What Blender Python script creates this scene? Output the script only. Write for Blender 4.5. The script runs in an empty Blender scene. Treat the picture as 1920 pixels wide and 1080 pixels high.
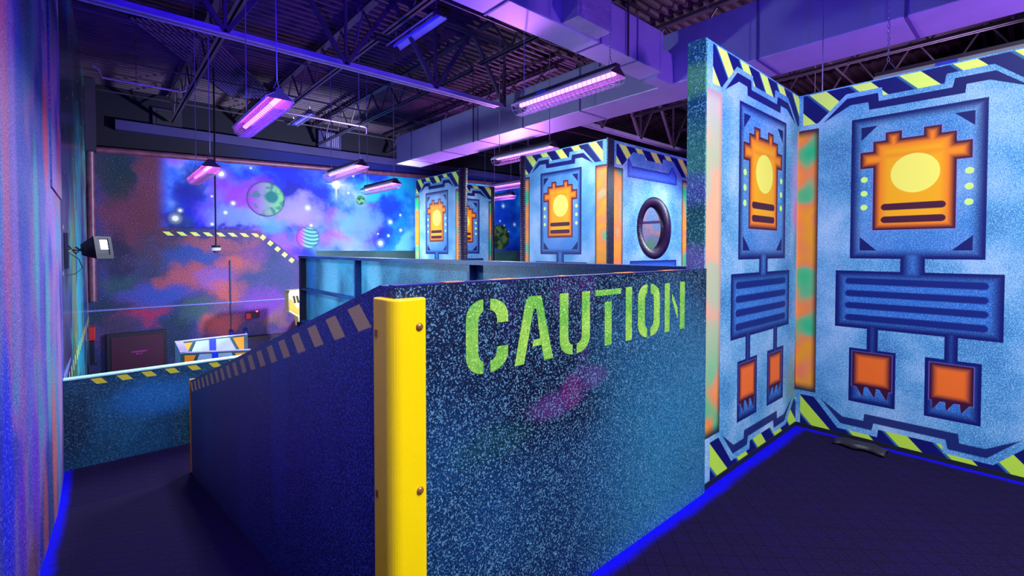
import bpy, bmesh, math, random
from mathutils import Vector, Matrix
random.seed(7)
PI = math.pi
SC = bpy.context.scene
COL = SC.collection

# ------------------------------------------------------------------ colours
def lin(v):
    v = v / 255.0
    return v / 12.92 if v <= 0.04045 else ((v + 0.055) / 1.055) ** 2.4
def C(r, g, b, k=0.85):
    """paint colour as it looks under the hall's light"""
    return tuple(min(0.97, lin(v) * k) for v in (r, g, b))

# ------------------------------------------------------------------ node helpers
class T:
    def __init__(self, name, rough=0.6, metal=0.0, spec=0.5):
        self.m = bpy.data.materials.new(name)
        self.m.use_nodes = True
        self.t = self.m.node_tree
        self.b = self.t.nodes.get('Principled BSDF')
        self.b.inputs['Roughness'].default_value = rough
        self.b.inputs['Metallic'].default_value = metal
        self.b.inputs['Specular IOR Level'].default_value = spec
    def n(self, typ, **kw):
        nd = self.t.nodes.new(typ)
        for k, v in kw.items(): setattr(nd, k, v)
        return nd
    def put(self, sock, v):
        if isinstance(v, S): self.t.links.new(v.s, sock)
        elif isinstance(v, V): self.t.links.new(v.s, sock)
        elif isinstance(v, (tuple, list)):
            v = tuple(v)
            if len(sock.default_value) == 4 and len(v) == 3: v = v + (1.0,)
            sock.default_value = v
        else: sock.default_value = v
    def math(self, op, *a):
        nd = self.n('ShaderNodeMath', operation=op)
        for i, v in enumerate(a): self.put(nd.inputs[i], v)
        return S(self, nd.outputs[0])
    def pos(self):
        if not hasattr(self, '_pos'):
            self._pos = V(self, self.n('ShaderNodeNewGeometry').outputs['Position'])
        return self._pos
    def uv(self):
        if not hasattr(self, '_uv'):
            self._uv = V(self, self.n('ShaderNodeUVMap').outputs[0])
        return self._uv
    def sep(self, v):
        nd = self.n('ShaderNodeSeparateXYZ'); self.put(nd.inputs[0], v)
        return [S(self, nd.outputs[i]) for i in range(3)]
    def comb(self, x, y, z):
        nd = self.n('ShaderNodeCombineXYZ')
        for i, v in enumerate((x, y, z)): self.put(nd.inputs[i], v)
        return V(self, nd.outputs[0])
    def noise(self, vec, scale, detail=2, rough=0.5, out='Fac', dist=0.0):
        nd = self.n('ShaderNodeTexNoise')
        self.put(nd.inputs['Vector'], vec)
        nd.inputs['Scale'].default_value = scale
        nd.inputs['Detail'].default_value = detail
        nd.inputs['Roughness'].default_value = rough
        nd.inputs['Distortion'].default_value = dist
        return S(self, nd.outputs['Fac']) if out == 'Fac' else V(self, nd.outputs['Color'])
    def voro(self, vec, scale):
        nd = self.n('ShaderNodeTexVoronoi')
        self.put(nd.inputs['Vector'], vec)
        nd.inputs['Scale'].default_value = scale
        return S(self, nd.outputs['Distance'])
    def sm(self, v, a, b, lo=0.0, hi=1.0):
        nd = self.n('ShaderNodeMapRange', interpolation_type='SMOOTHSTEP')
        flip = a > b
        if flip: a, b, lo, hi = b, a, hi, lo
        self.put(nd.inputs['Value'], v)
        nd.inputs['From Min'].default_value = a; nd.inputs['From Max'].default_value = b
        nd.inputs['To Min'].default_value = lo; nd.inputs['To Max'].default_value = hi
        return S(self, nd.outputs[0])
    def mix(self, f, a, b):
        nd = self.n('ShaderNodeMix', data_type='RGBA')
        self.put(nd.inputs['Factor'], f)
        self.put(nd.inputs[6], a); self.put(nd.inputs[7], b)
        return V(self, nd.outputs[2])
    def mul(self, a, b):
        nd = self.n('ShaderNodeMix', data_type='RGBA', blend_type='MULTIPLY')
        nd.inputs['Factor'].default_value = 1.0
        self.put(nd.inputs[6], a); self.put(nd.inputs[7], b)
        return V(self, nd.outputs[2])
    def grey(self, s): return self.comb(s, s, s)
    def ramp(self, f, stops, interp='LINEAR'):
        nd = self.n('ShaderNodeValToRGB'); r = nd.color_ramp; r.interpolation = interp
        self.put(nd.inputs[0], f)
        while len(r.elements) < len(stops): r.elements.new(0.5)
        for e, (p, c) in zip(r.elements, stops):
            e.position = p; e.color = tuple(c) + (1,)
        return V(self, nd.outputs[0])
    def pw(self, x, pts, x0, x1, y0, y1):
        """piecewise linear function through pts"""
        st = [((px - x0) / (x1 - x0), ((py - y0) / (y1 - y0),) * 3) for px, py in pts]
        c = self.ramp((x - x0) * (1.0 / (x1 - x0)), st)
        nd = self.n('ShaderNodeSeparateColor'); self.put(nd.inputs[0], c)
        return S(self, nd.outputs[0]) * (y1 - y0) + y0
    def box(self, x, z, x0, x1, z0, z1):
        ax = (x - (x0 + x1) / 2).abs() - (x1 - x0) / 2
        az = (z - (z0 + z1) / 2).abs() - (z1 - z0) / 2
        return ax.max(az)
    def caps(self, x, z, x0, x1, zc, r):
        ax = ((x - (x0 + x1) / 2).abs() - ((x1 - x0) / 2 - r)).max(0.0)
        az = z - zc
        return (ax * ax + az * az).sqrt() - r
    def ell(self, x, z, cx, cz, rx, rz):
        a = (x - cx) * (1 / rx); b = (z - cz) * (1 / rz)
        return (a * a + b * b).sqrt()
    def blob(self, col, x, z, cx, cz, rx, rz, c, k=1.0):
        a = (x - cx) * (1 / rx); b = (z - cz) * (1 / rz)
        w = self.sm(a * a + b * b, 1.0, 0.0) * k
        return self.mix(w, col, c)
    def out(self, col, rough=None, bump=None):
        self.put(self.b.inputs['Base Color'], col)
        if rough is not None: self.put(self.b.inputs['Roughness'], rough)
        if bump is not None:
            nd = self.n('ShaderNodeBump'); self.put(nd.inputs['Height'], bump[0])
            nd.inputs['Strength'].default_value = bump[1]; nd.inputs['Distance'].default_value = bump[2]
            self.t.links.new(nd.outputs[0], self.b.inputs['Normal'])
        return self.m
class S:
    def __init__(s, t, k): s.t = t; s.s = k
    def __add__(a, b): return a.t.math('ADD', a, b)
    __radd__ = __add__
    def __sub__(a, b): return a.t.math('SUBTRACT', a, b)
    def __rsub__(a, b): return a.t.math('SUBTRACT', b, a)
    def __mul__(a, b): return a.t.math('MULTIPLY', a, b)
    __rmul__ = __mul__
    def min(a, b): return a.t.math('MINIMUM', a, b)
    def max(a, b): return a.t.math('MAXIMUM', a, b)
    def abs(a): return a.t.math('ABSOLUTE', a)
    def sqrt(a): return a.t.math('SQRT', a)
    def mod(a, b): return a.t.math('FLOORED_MODULO', a, b)
    def lt(a, b): return a.t.math('LESS_THAN', a, b)
    def gt(a, b): return a.t.math('GREATER_THAN', a, b)
    def sin(a): return a.t.math('SINE', a)
class V:
    def __init__(s, t, k): s.t = t; s.s = k

def plain(name, rgb, rough=0.6, metal=0.0, var=0.15, scale=12.0, bump=0.0, spec=0.5):
    t = T(name, rough, metal, spec)
    f = t.noise(t.pos(), scale, 4, 0.6)
    lo = tuple(c * (1 - var) for c in rgb); hi = tuple(min(1, c * (1 + var)) for c in rgb)
    col = t.ramp(f, [(0.3, lo), (0.7, hi)])
    return t.out(col, bump=(t.noise(t.pos(), scale * 12, 2), bump, 0.004) if bump else None)

def emit(name, rgb, strength):
    t = T(name, 0.4)
    f = t.noise(t.pos(), 6, 1)
    t.put(t.b.inputs['Base Color'], (0.1, 0.1, 0.1))
    t.put(t.b.inputs['Emission Color'], rgb)
    t.put(t.b.inputs['Emission Strength'], f * (0.2 * strength) + strength * 0.9)
    return t.m

# ------------------------------------------------------------------ painted panel (sprayed with stencils)
def panel_mat(name, variant='totem', over=None):
    t = T(name, 0.55, spec=0.3)
    x, z, _ = t.sep(t.uv())
    P = t.pos()
    fine = t.noise(P, 210, 2, 0.6)
    big = t.noise(P, 2.6, 3, 0.5)
    NAVY = C(8, 8, 100)
    # ground
    bg = t.ramp(big, [(0.30, C(36, 112, 184)), (0.46, C(76, 148, 208)), (0.60, C(136, 176, 228)), (0.74, C(186, 202, 244))])
    col = t.mix(t.sm(fine, 0.50, 0.70, 0, 0.85), bg, C(190, 225, 255))
    col = t.mix(t.sm(fine, 0.48, 0.30, 0, 0.75), col, C(14, 64, 150))
    light = col
    if over:
        for (cx, cz, rx, rz, c, k) in over: col = t.blob(col, x, z, cx, cz, rx, rz, c, k)
    # sprayed side bands
    xs = (x - 0.645).abs()
    bandd = t.box(xs, z, 0.52, 0.80, 0.27, 2.155)
    bn = t.noise(P, 3.4, 1, 0.4)
    bandc = t.ramp(bn, [(0.34, C(10, 190, 130)), (0.43, C(120, 180, 130)), (0.50, C(255, 135, 80)), (0.60, C(255, 160, 30)), (0.72, C(255, 130, 90))])
    inner = t.sm(xs, 0.515, 0.56)
    bandc = t.mix(inner, C(60, 5, 40), bandc)
    bandc = t.mix(t.sm(z, 0.27, 0.34), C(20, 40, 70), bandc)
    bandc = t.mix(t.sm(z, 2.155, 2.09), C(60, 10, 60), bandc)
    if over: bandc = t.mix(t.sm(z, 0.3, 1.0) * 0.6, bandc, C(245, 190, 180))
    col = t.mix(t.sm(bandd, 0.004, -0.002), col, bandc)
    # hazard stripes
    def haz(col, zone, s, per, w0, w, yel):
        m = (s - w0).mod(per)
        isy = t.sm(m, 0.0, 0.003) * t.sm(m, w, w - 0.003)
        edge = t.sm(m, per - 0.022, per - 0.006) * 0.55
        hc = t.mix(edge, NAVY, C(60, 150, 200))
        hc = t.mix(isy, hc, yel)
        return t.mix(zone, col, hc)
    TOP = [(0, 2.19), (0.12, 2.19), (0.285, 2.353), (0.481, 2.351), (0.484, 2.297), (0.784, 2.296), (0.787, 2.351), (0.99, 2.351), (1.16, 2.19), (1.29, 2.19)]
    tl = t.pw(x, TOP, 0, 1.29, 2.0, 2.5)
    zt = t.sm(z - tl, -0.001, 0.003) * t.sm(t.box(x, z, 0.026, 1.264, 2.0, 2.402), 0.002, -0.002)
    col = haz(col, zt, x + z * 0.894 - 2.149, 0.251, 0.06, 0.108, C(240, 255, 110))
    if variant == 'totem':
        BU = [(0, 2.185), (0.149, 2.185), (0.289, 2.323), (0.460, 2.322), (0.463, 2.267), (0.82, 2.265), (0.823, 2.317), (0.997, 2.315), (1.14, 2.185), (1.29, 2.185)]
        BL = [(0, 2.1851), (0.151, 2.1851), (0.31, 2.273), (0.409, 2.27), (0.412, 2.219), (0.873, 2.216), (0.876, 2.267), (0.974, 2.266), (1.14, 2.1851), (1.29, 2.1851)]
        bu = t.pw(x, BU, 0, 1.29, 2.0, 2.5); bl = t.pw(x, BL, 0, 1.29, 2.0, 2.5)
        col = t.mix(t.sm((bu - z).min(z - bl), -0.001, 0.003) * t.sm(xs, 0.497, 0.494), col, NAVY)
        # bottom zigzag
        L = [(0, 0.239), (0.117, 0.24), (0.261, 0.057), (0.486, 0.057), (0.489, 0.108), (0.802, 0.108), (0.805, 0.057), (1.02, 0.055), (1.16, 0.21), (1.29, 0.21)]
        ll = t.pw(x, L, 0, 1.29, -0.1, 0.4)
        zb = t.sm(ll - z, -0.001, 0.003) * t.sm(xs, 0.616, 0.612)
        col = haz(col, zb, x + z * 0.93, 0.2465, 0.130, 0.116, C(196, 224, 70))
        B1 = [(0, 0.247), (0.148, 0.247), (0.289, 0.145), (0.410, 0.146), (0.413, 0.195), (0.873, 0.194), (0.876, 0.139), (0.987, 0.14), (1.14, 0.24), (1.29, 0.24)]
        B2 = [(0, 0.2471), (0.148, 0.2471), (0.279, 0.09), (0.457, 0.09), (0.460, 0.139), (0.82, 0.138), (0.823, 0.083), (0.993, 0.083), (1.14, 0.2401), (1.29, 0.2401)]
        b1 = t.pw(x, B1, 0, 1.29, -0.1, 0.4); b2 = t.pw(x, B2, 0, 1.29, -0.1, 0.4)
        col = t.mix(t.sm((b1 - z).min(z - b2), -0.002, 0.006) * t.sm(xs, 0.5, 0.495) * 0.95, col, NAVY)
        # blue figure
        d = t.box(x, z, 0.319, 0.971, 1.235, 2.170)
        for bx in ((0.587, 0.707, 1.10, 1.30), (0.239, 1.050, 0.765, 1.152), (0.420, 0.480, 0.58, 0.80), (0.803, 0.863, 0.58, 0.80),
                   (0.323, 0.573, 0.262, 0.628), (0.715, 0.966, 0.262, 0.628)):
            d = d.min(t.box(x, z, *bx))
        body = t.mix(t.sm(fine, 0.50, 0.72, 0, 0.8), C(36, 100, 196), C(150, 200, 250))
        body = t.mix(t.sm(z, 1.0, 1.7, 0.0, 0.6), body, light)
        fig = t.mix(t.sm(d, -0.075, -0.006), body, C(5, 8, 104))
        col = t.mix(t.sm(d, 0.002, -0.002), col, fig)
        # slots
        for zc in (1.082, 0.999, 0.917, 0.835):
            s = t.caps(x, z, 0.296, 0.988, zc, 0.021)
            col = t.mix(t.sm(s, 0.007, -0.005), col, C(8, 30, 120))
        # corner triangles
        q = (0.271 - xs)
        t1 = (q + (2.107 - z) - 0.085).max(0.0 - q).max(z - 2.107)
        t2 = (q + (z - 1.290) - 0.088).max(0.0 - q).max(1.290 - z)
        col = t.mix(t.sm(t1.min(t2), 0.003, -0.001), col, C(14, 16, 100))
        # dots
        az = ((z - 1.668).abs())
        az2 = az.min((az - 0.092).abs())
        r = ((xs - 0.252) * (xs - 0.252) + az2 * az2).sqrt()
        col = t.mix(t.sm(r, 0.021, 0.017), col, C(216, 250, 130))
        # orange tabard
        s = t.box(x, z, 0.441, 0.841, 1.423, 1.95)
        for bx in ((0.370, 0.908, 1.834, 1.940), (0.439, 0.839, 1.85, 2.003), (0.503, 0.584, 1.9, 2.053), (0.691, 0.772, 1.9, 2.053)):
            s = s.min(t.box(x, z, *bx))
        oc = t.mix(t.sm(s, -0.085, -0.02), C(255, 168, 10), C(255, 120, 25))
        oc = t.mix(t.sm(s, -0.042, -0.004), oc, C(70, 6, 40))
        col = t.mix(t.sm(s, 0.010, 0.002) * 0.55, col, C(150, 110, 220))
        col = t.mix(t.sm(s, 0.002, -0.001), col, oc)
        e = t.ell(x, z, 0.650, 1.777, 0.119, 0.123)
        col = t.mix(t.sm(e, 1.015, 0.98), col, C(255, 232, 105))
        for zc in (1.571, 1.489):
            s = t.caps(x, z, 0.484, 0.797, zc, 0.021)
            col = t.mix(t.sm(s, 0.003, -0.002), col, C(74, 10, 50))
        # clawed feet
        TE = [(0.0, 0.369), (0.366, 0.369), (0.404, 0.303), (0.409, 0.375), (0.43, 0.375), (0.467, 0.306), (0.473, 0.373), (0.492, 0.373),
              (0.532, 0.301), (0.537, 0.367), (0.745, 0.37), (0.752, 0.37), (0.754, 0.31), (0.786, 0.367), (0.813, 0.37), (0.816, 0.315),
              (0.849, 0.368), (0.878, 0.371), (0.881, 0.313), (0.917, 0.37), (1.29, 0.37)]
        te = t.pw(x, TE, 0, 1.29, 0.0, 0.5)
        for x0, x1, z1 in ((0.342, 0.554, 0.606), (0.738, 0.933, 0.600)):
            s = t.box(x, z, x0, x1, 0.20, z1).max(te - z)
            s2 = t.box(x, z, x0, x1, 0.375, z1)
            fo = t.mix(t.sm(s2, -0.045, -0.004), C(255, 108, 35), C(60, 5, 50))
            col = t.mix(t.sm(s, 0.007, 0.001) * 0.6, col, C(150, 110, 210))
            col = t.mix(t.sm(s, 0.002, -0.001), col, fo)
    else:
        # recessed plaque above the porthole and a sill below it
        PU = [(0, 2.16), (0.125, 2.16), (0.215, 2.29), (0.268, 2.20), (0.905, 2.20), (0.965, 2.29), (1.07, 2.16), (1.29, 2.16)]
        pu = t.pw(x, PU, 0, 1.29, 2.0, 2.4)
        s = (z - pu).max(t.box(x, z, 0.215 - 0.02, 1.055, 2.075, 2.4))
        fg = t.mix(t.sm(s, -0.045, 0.0), C(60, 100, 220), C(14, 20, 150))
        fg = t.mix(t.sm(fine, 0.5, 0.72, 0, 0.5), fg, C(150, 190, 250))
        col = t.mix(t.sm(s, 0.002, -0.001), col, fg)
        s = t.box(x, z, 0.24, 1.06, 0.9, 1.175)
        s2 = t.box(x, z, 0.30, 1.0, 0.9, 1.10)
        col = t.mix(t.sm(s, 0.002, -0.001), col, t.mix(t.sm(s, -0.05, 0), C(40, 90, 190), C(10, 25, 120)))
        col = t.mix(t.sm(s2, 0.002, -0.001), col, C(10, 40, 110))
    # clean border
    col = t.mix(t.sm(t.box(x, z, 0.012, 1.278, -0.1, 2.402), -0.003, 0.003) * t.sm(z, 2.15, 2.17), col, light)
    return t.out(col, bump=(fine, 0.12, 0.002))

# ------------------------------------------------------------------ splattered dark walls
def splat_mat(name, dark, dots, lit, scale=170, thr=0.56, blobs=(), ax=0, stripes=None, seams=(), mottle=1.2, rough=0.45):
    t = T(name, rough, spec=0.35)
    P = t.pos()
    X = t.sep(P); h = X[ax]; z = X[2]
    big = t.noise(P, mottle, 2, 0.5)
    base = t.ramp(big, [(0.40, dark), (0.62, lit)])
    for b in blobs: base = t.blob(base, h, z, *b)
    n1 = t.noise(P, scale, 1, 0.6)
    n2 = t.noise(P, scale * 0.11, 2, 0.5)
    f = t.sm(n1 + n2 * 0.06, thr + 0.03, thr + 0.16)
    col = t.mix(f * 0.7, base, dots)
    col = t.mix(t.sm(t.noise(P, scale * 1.3, 1, 0.6), 0.47, 0.36) * 0.8, col, tuple(c * 0.5 for c in dark))
    vv = t.voro(P, scale * 0.35)
    col = t.mix(t.sm(vv, 0.085, 0.05) * 0.7, col, C(210, 230, 255))
    if stripes: col = stripes(t, col, h, z)
    for sx in seams: col = t.mix(t.sm((h - sx).abs(), 0.0035, 0.0015), col, C(4, 4, 20))
    return t.out(col, bump=(n1, 0.25, 0.003))

def ramp_top(A): return 1.19 - 0.28 * max(0.0, A - 1.25)
def ramp_stripes(t, col, A, z):
    top = 1.19 - (A - 1.25).max(0.0) * 0.28
    d = top - z
    s = (A + d).mod(0.199)
    m = t.sm(s, 0.033, 0.037) * t.sm(s, 0.130, 0.126) * t.sm(d, 0.022, 0.026) * t.sm(d, 0.112, 0.106) * t.sm(A, 1.30, 1.32)
    return t.mix(m, col, C(215, 185, 90))
def cross_stripes(t, col, U, z):
    d = 0.115 - z
    s = (U - d * 0.85 + 0.098).mod(0.187)
    m = t.sm(s, 0.0, 0.004) * t.sm(s, 0.082, 0.078) * t.sm(d, 0.021, 0.025) * t.sm(d, 0.079, 0.075) * t.sm(U, -0.12, -0.11)
    return t.mix(m, col, C(205, 190, 50))

M = {}
M['panel'] = panel_mat('stencil_totem_paint')
M['panel_over'] = panel_mat('stencil_totem_paint_oversprayed', over=[
    (0.06, 1.2, 0.16, 1.1, C(235, 190, 190), 0.0), (1.24, 1.75, 0.22, 0.5, C(200, 150, 220), 0.8), (1.25, 1.35, 0.18, 0.25, C(40, 120, 160), 0.8),
    (1.22, 1.55, 0.16, 0.16, C(220, 100, 160), 0.8), (1.2, 0.35, 0.3, 0.25, C(120, 140, 90), 0.6), (1.24, 0.95, 0.12, 0.3, C(180, 90, 170), 0.6), (1.2, 2.2, 0.2, 0.2, C(60, 130, 150), 0.5)])
M['port'] = panel_mat('stencil_porthole_paint', 'port')
M['caution'] = splat_mat('navy_splatter_paint', C(5, 10, 48), C(120, 170, 212), C(14, 58, 108), 185, 0.525, blobs=[
    (2.25, 0.35, 0.95, 0.75, C(38, 118, 170), 0.85), (1.9, 0.85, 0.6, 0.35, C(24, 90, 140), 0.55), (0.8, 1.15, 0.55, 0.5, C(5, 8, 45), 0.8),
    (1.24, 0.725, 0.17, 0.062, C(96, 40, 120), 0.75), (1.42, 0.79, 0.17, 0.062, C(96, 50, 130), 0.65), (1.34, 0.755, 0.09, 0.075, C(105, 10, 96), 0.85), (1.28, 1.17, 0.09, 0.16, C(48, 8, 80), 0.8), (1.42, 1.16, 0.07, 0.18, C(60, 8, 90), 0.8),
    (1.02, 1.12, 0.05, 0.2, C(30, 10, 80), 0.7), (1.40, 0.85, 0.05, 0.2, C(50, 10, 80), 0.6),
    (0.95, 0.66, 0.22, 0.08, C(15, 70, 76), 0.45), (1.25, 0.35, 0.7, 0.35, C(16, 62, 120), 0.5)], ax=0)
M['ramp'] = splat_mat('indigo_splatter_paint', C(20, 18, 72), C(90, 120, 190), C(20, 30, 88), 140, 0.50, blobs=[
    (2.3, 0.5, 0.18, 0.7, C(22, 60, 120), 0.7), (4.2, 0.0, 0.25, 0.6, C(30, 70, 110), 0.7), (3.0, -0.1, 0.25, 0.6, C(16, 50, 100), 0.6), (1.6, 0.1, 0.7, 0.4, C(12, 30, 80), 0.5),
    (2.6, 0.55, 0.5, 0.12, C(70, 70, 70), 0.35)], ax=1, stripes=ramp_stripes, seams=(2.45, 4.05))
M['cross'] = splat_mat('teal_splatter_paint', C(6, 34, 56), C(90, 150, 190), C(12, 76, 110), 150, 0.55, blobs=[
    (0.45, -0.18, 0.5, 0.25, C(10, 100, 170), 0.9), (-0.2, -0.3, 0.2, 0.4, C(6, 16, 36), 0.8)], ax=0, stripes=cross_stripes)
M['rail'] = splat_mat('blue_rail_splatter', C(8, 24, 90), C(90, 150, 230), C(14, 60, 140), 150, 0.57, ax=1)
M['ply'] = splat_mat('cyan_splatter_plywood', C(12, 74, 124), C(140, 205, 225), C(44, 136, 180), 110, 0.52, blobs=[
    (7.6, 0.8, 0.5, 0.5, C(120, 190, 235), 0.6), (6.0, 0.9, 0.3, 0.4, C(120, 200, 235), 0.6), (8.5, 1.0, 0.3, 0.9, C(20, 110, 235), 0.7)], ax=1, mottle=2.0)
M['post'] = splat_mat('teal_blotch_post_paint', C(26, 90, 105), C(150, 230, 225), C(80, 170, 155), 110, 0.53, blobs=[
    (1.3, 2.2, 0.3, 0.12, C(110, 200, 90), 0.8), (1.3, 1.62, 0.3, 0.12, C(110, 90, 220), 0.7), (1.3, 1.25, 0.3, 0.1, C(150, 120, 220), 0.8)], ax=1)
M['darkpost'] = splat_mat('charcoal_speckled_post', C(14, 16, 40), C(130, 130, 190), C(24, 26, 56), 130, 0.55, ax=1)
M['yellow'] = plain('yellow_plastic', C(255, 205, 0, 0.95), 0.35, 0, 0.04, 5, spec=0.4)
M['oldyellow'] = plain('dull_yellow_edging', C(190, 130, 30), 0.5, 0, 0.2, 9)
M['bolt'] = plain('brown_bolt', C(170, 110, 50), 0.3, 0.4)
M['lime'] = None
t = T('lime_stencil_paint', 0.5)
n = t.noise(t.pos(), 170, 1, 0.6); b = t.noise(t.pos(), 7, 2)
c = t.ramp(b, [(0.35, C(104, 172, 62)), (0.65, C(168, 204, 78))])
c = t.mix(t.sm(n, 0.58, 0.72) * 0.8, c, C(225, 250, 150)); c = t.mix(t.sm(n, 0.44, 0.3) * 0.6, c, C(60, 130, 60))
M['lime'] = t.out(c)
M['blackrubber'] = plain('black_ribbed_plastic', C(40, 10, 62), 0.42, 0, 0.2, 20, spec=0.5)
M['kick'] = plain('black_kick_strip', C(8, 6, 12), 0.6)
M['white_metal'] = plain('white_enamel', C(225, 215, 240), 0.35, 0.0, 0.05)
M['hood_back'] = plain('dark_hood_enamel', C(50, 14, 60), 0.5)
M['wire'] = plain('galvanised_wire', C(225, 215, 250), 0.3, 0.3, 0.05)
M['chain'] = plain('zinc_chain', C(190, 170, 220), 0.3, 0.6, 0.1)
M['duct'] = plain('galvanised_duct', C(205, 190, 235, 0.8), 0.42, 0.25, 0.08, 2.5)
M['ductseam'] = plain('duct_seam', C(120, 100, 170), 0.5, 0.3)
M['steel'] = plain('dark_painted_steel', C(78, 62, 84, 0.75), 0.5, 0.1, 0.25, 3)
M['chord'] = plain('chord_steel_lightened', C(170, 160, 200), 0.4, 0.1, 0.15, 3)  # paler copy of the girder steel so the bottom chord looks brightly lit
M['louvre'] = plain('grey_louvre', C(190, 175, 215, 0.7), 0.4, 0.2)
M['white_edge'] = plain('pale_cap_paint', C(170, 220, 220), 0.5)
M['blackmetal'] = plain('black_powder_coat', C(20, 18, 44), 0.4, 0.2)
M['conduit'] = plain('lilac_conduit', C(215, 170, 225), 0.4, 0.3)
M['red'] = plain('red_plastic', C(190, 16, 40), 0.4)
M['led'] = emit('red_indicator', (1.0, 0.03, 0.08), 12.0)
M['doorred'] = plain('maroon_door_paint', C(66, 4, 48), 0.5, 0, 0.1, 3)
M['doorframe'] = plain('dark_door_frame', C(26, 6, 40), 0.5)
M['signtext'] = plain('pink_lettering', C(200, 60, 170), 0.5)
M['bluepaint'] = plain('blue_paint', C(20, 50, 230), 0.5)
M['wht'] = plain('pale_blue_white_paint', C(150, 168, 215), 0.5, 0, 0.1, 5)
M['org'] = plain('orange_paint', C(255, 140, 30), 0.5, 0, 0.1, 5)
M['teal'] = plain('teal_grey_paint', C(40, 80, 90), 0.5)
M['lilac'] = plain('lilac_white_paint', C(180, 160, 230), 0.5)
M['cream'] = plain('pale_yellow_paint', C(225, 210, 130), 0.5)
M['blueball'] = plain('blue_glossy_plastic', C(30, 50, 200), 0.15)
M['tube_on'] = emit('lit_blacklight_tube', (1.0, 0.16, 1.0), 5.0)
M['tube_far'] = emit('lit_blacklight_tube_magenta', (1.0, 0.14, 0.85), 5.5)
M['tube_off'] = plain('unlit_blue_glass_tube', C(90, 90, 240), 0.1, 0, 0.05)
M['flood_glass'] = emit('floodlight_glass', (0.75, 0.8, 1.0), 9.0)
M['rag'] = plain('dark_rubber_scrap', C(26, 16, 36), 0.6, 0, 0.4, 30)
M['pipe'] = plain('painted_pipe', C(110, 56, 84), 0.45, 0.1, 0.45, 6)
# inside face of the tower: pinkish blotches
t = T('blotchy_inner_paint', 0.6)
f = t.noise(t.pos(), 3.0, 2, 0.5); c = t.ramp(f, [(0.35, C(90, 150, 120)), (0.45, C(130, 120, 190)), (0.55, C(200, 130, 140)), (0.65, C(110, 140, 200))])
g = t.noise(t.pos(), 160, 1); c = t.mix(t.sm(g, 0.52, 0.7) * 0.4, c, C(240, 230, 240))
X = t.sep(t.pos())
c = t.mix(t.sm((X[2] - 1.66).abs(), 0.025, 0.012), c, C(60, 40, 110))
c = t.mix(t.sm(t.ell(X[0], X[2], 6.18, 1.98, 0.17, 0.23), 1.02, 0.97), c, C(240, 225, 110))
M['inner'] = t.out(c)
# carpet
t = T('indigo_quilted_carpet', 0.95, spec=0.1)
P = t.pos(); x, y, z = t.sep(P)
a = ((x + y) * 9.0).mod(1.0); b_ = ((x - y) * 9.0).mod(1.0)
lines = t.sm((a - 0.5).abs(), 0.05, 0.0).max(t.sm((b_ - 0.5).abs(), 0.05, 0.0))
n = t.noise(P, 240, 2, 0.6); n2 = t.noise(P, 5, 2)
c = t.mix(t.sm(n, 0.4, 0.65), C(8, 3, 28), C(36, 18, 74))
c = t.mix(t.sm(n2, 0.4, 0.65) * 0.4, c, C(24, 8, 62))
c = t.mix(lines * 0.6, c, C(6, 2, 26))
fl = t.voro(P, 60); fl2 = t.noise(P, 9, 1)
c = t.mix(t.sm(fl, 0.11, 0.05) * t.sm(fl2, 0.45, 0.6), c, C(40, 40, 255))
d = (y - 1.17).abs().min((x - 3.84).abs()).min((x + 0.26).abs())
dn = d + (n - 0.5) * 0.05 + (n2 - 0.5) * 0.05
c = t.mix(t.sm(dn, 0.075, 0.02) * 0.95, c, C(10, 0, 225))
M['carpet'] = t.out(c, bump=(n - lines * 1.2, 0.5, 0.006))
M['pitfloor'] = plain('dark_lower_carpet', C(40, 20, 84), 0.9, 0, 0.3, 8)
M['fascia'] = splat_mat('purple_fascia_paint', C(30, 16, 70), C(80, 80, 170), C(40, 26, 100), 90, 0.56, ax=1)
M['darkwall'] = plain('dark_purple_wall', C(34, 12, 54), 0.8, 0, 0.3, 2)
M['deckmetal'] = plain('dark_corrugated_deck', C(70, 42, 66, 0.75), 0.6, 0.1, 0.45, 2.2)
M['ledge'] = plain('pale_ledge_paint', C(110, 110, 190), 0.5)
M['beam'] = plain('purple_beam_paint', C(44, 28, 96), 0.6, 0, 0.2, 2)
M['fixplate'] = plain('blue_label_plate', C(60, 60, 250), 0.5)
M['wood'] = plain('barrier_top_paint', C(40, 30, 120), 0.4)

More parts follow.
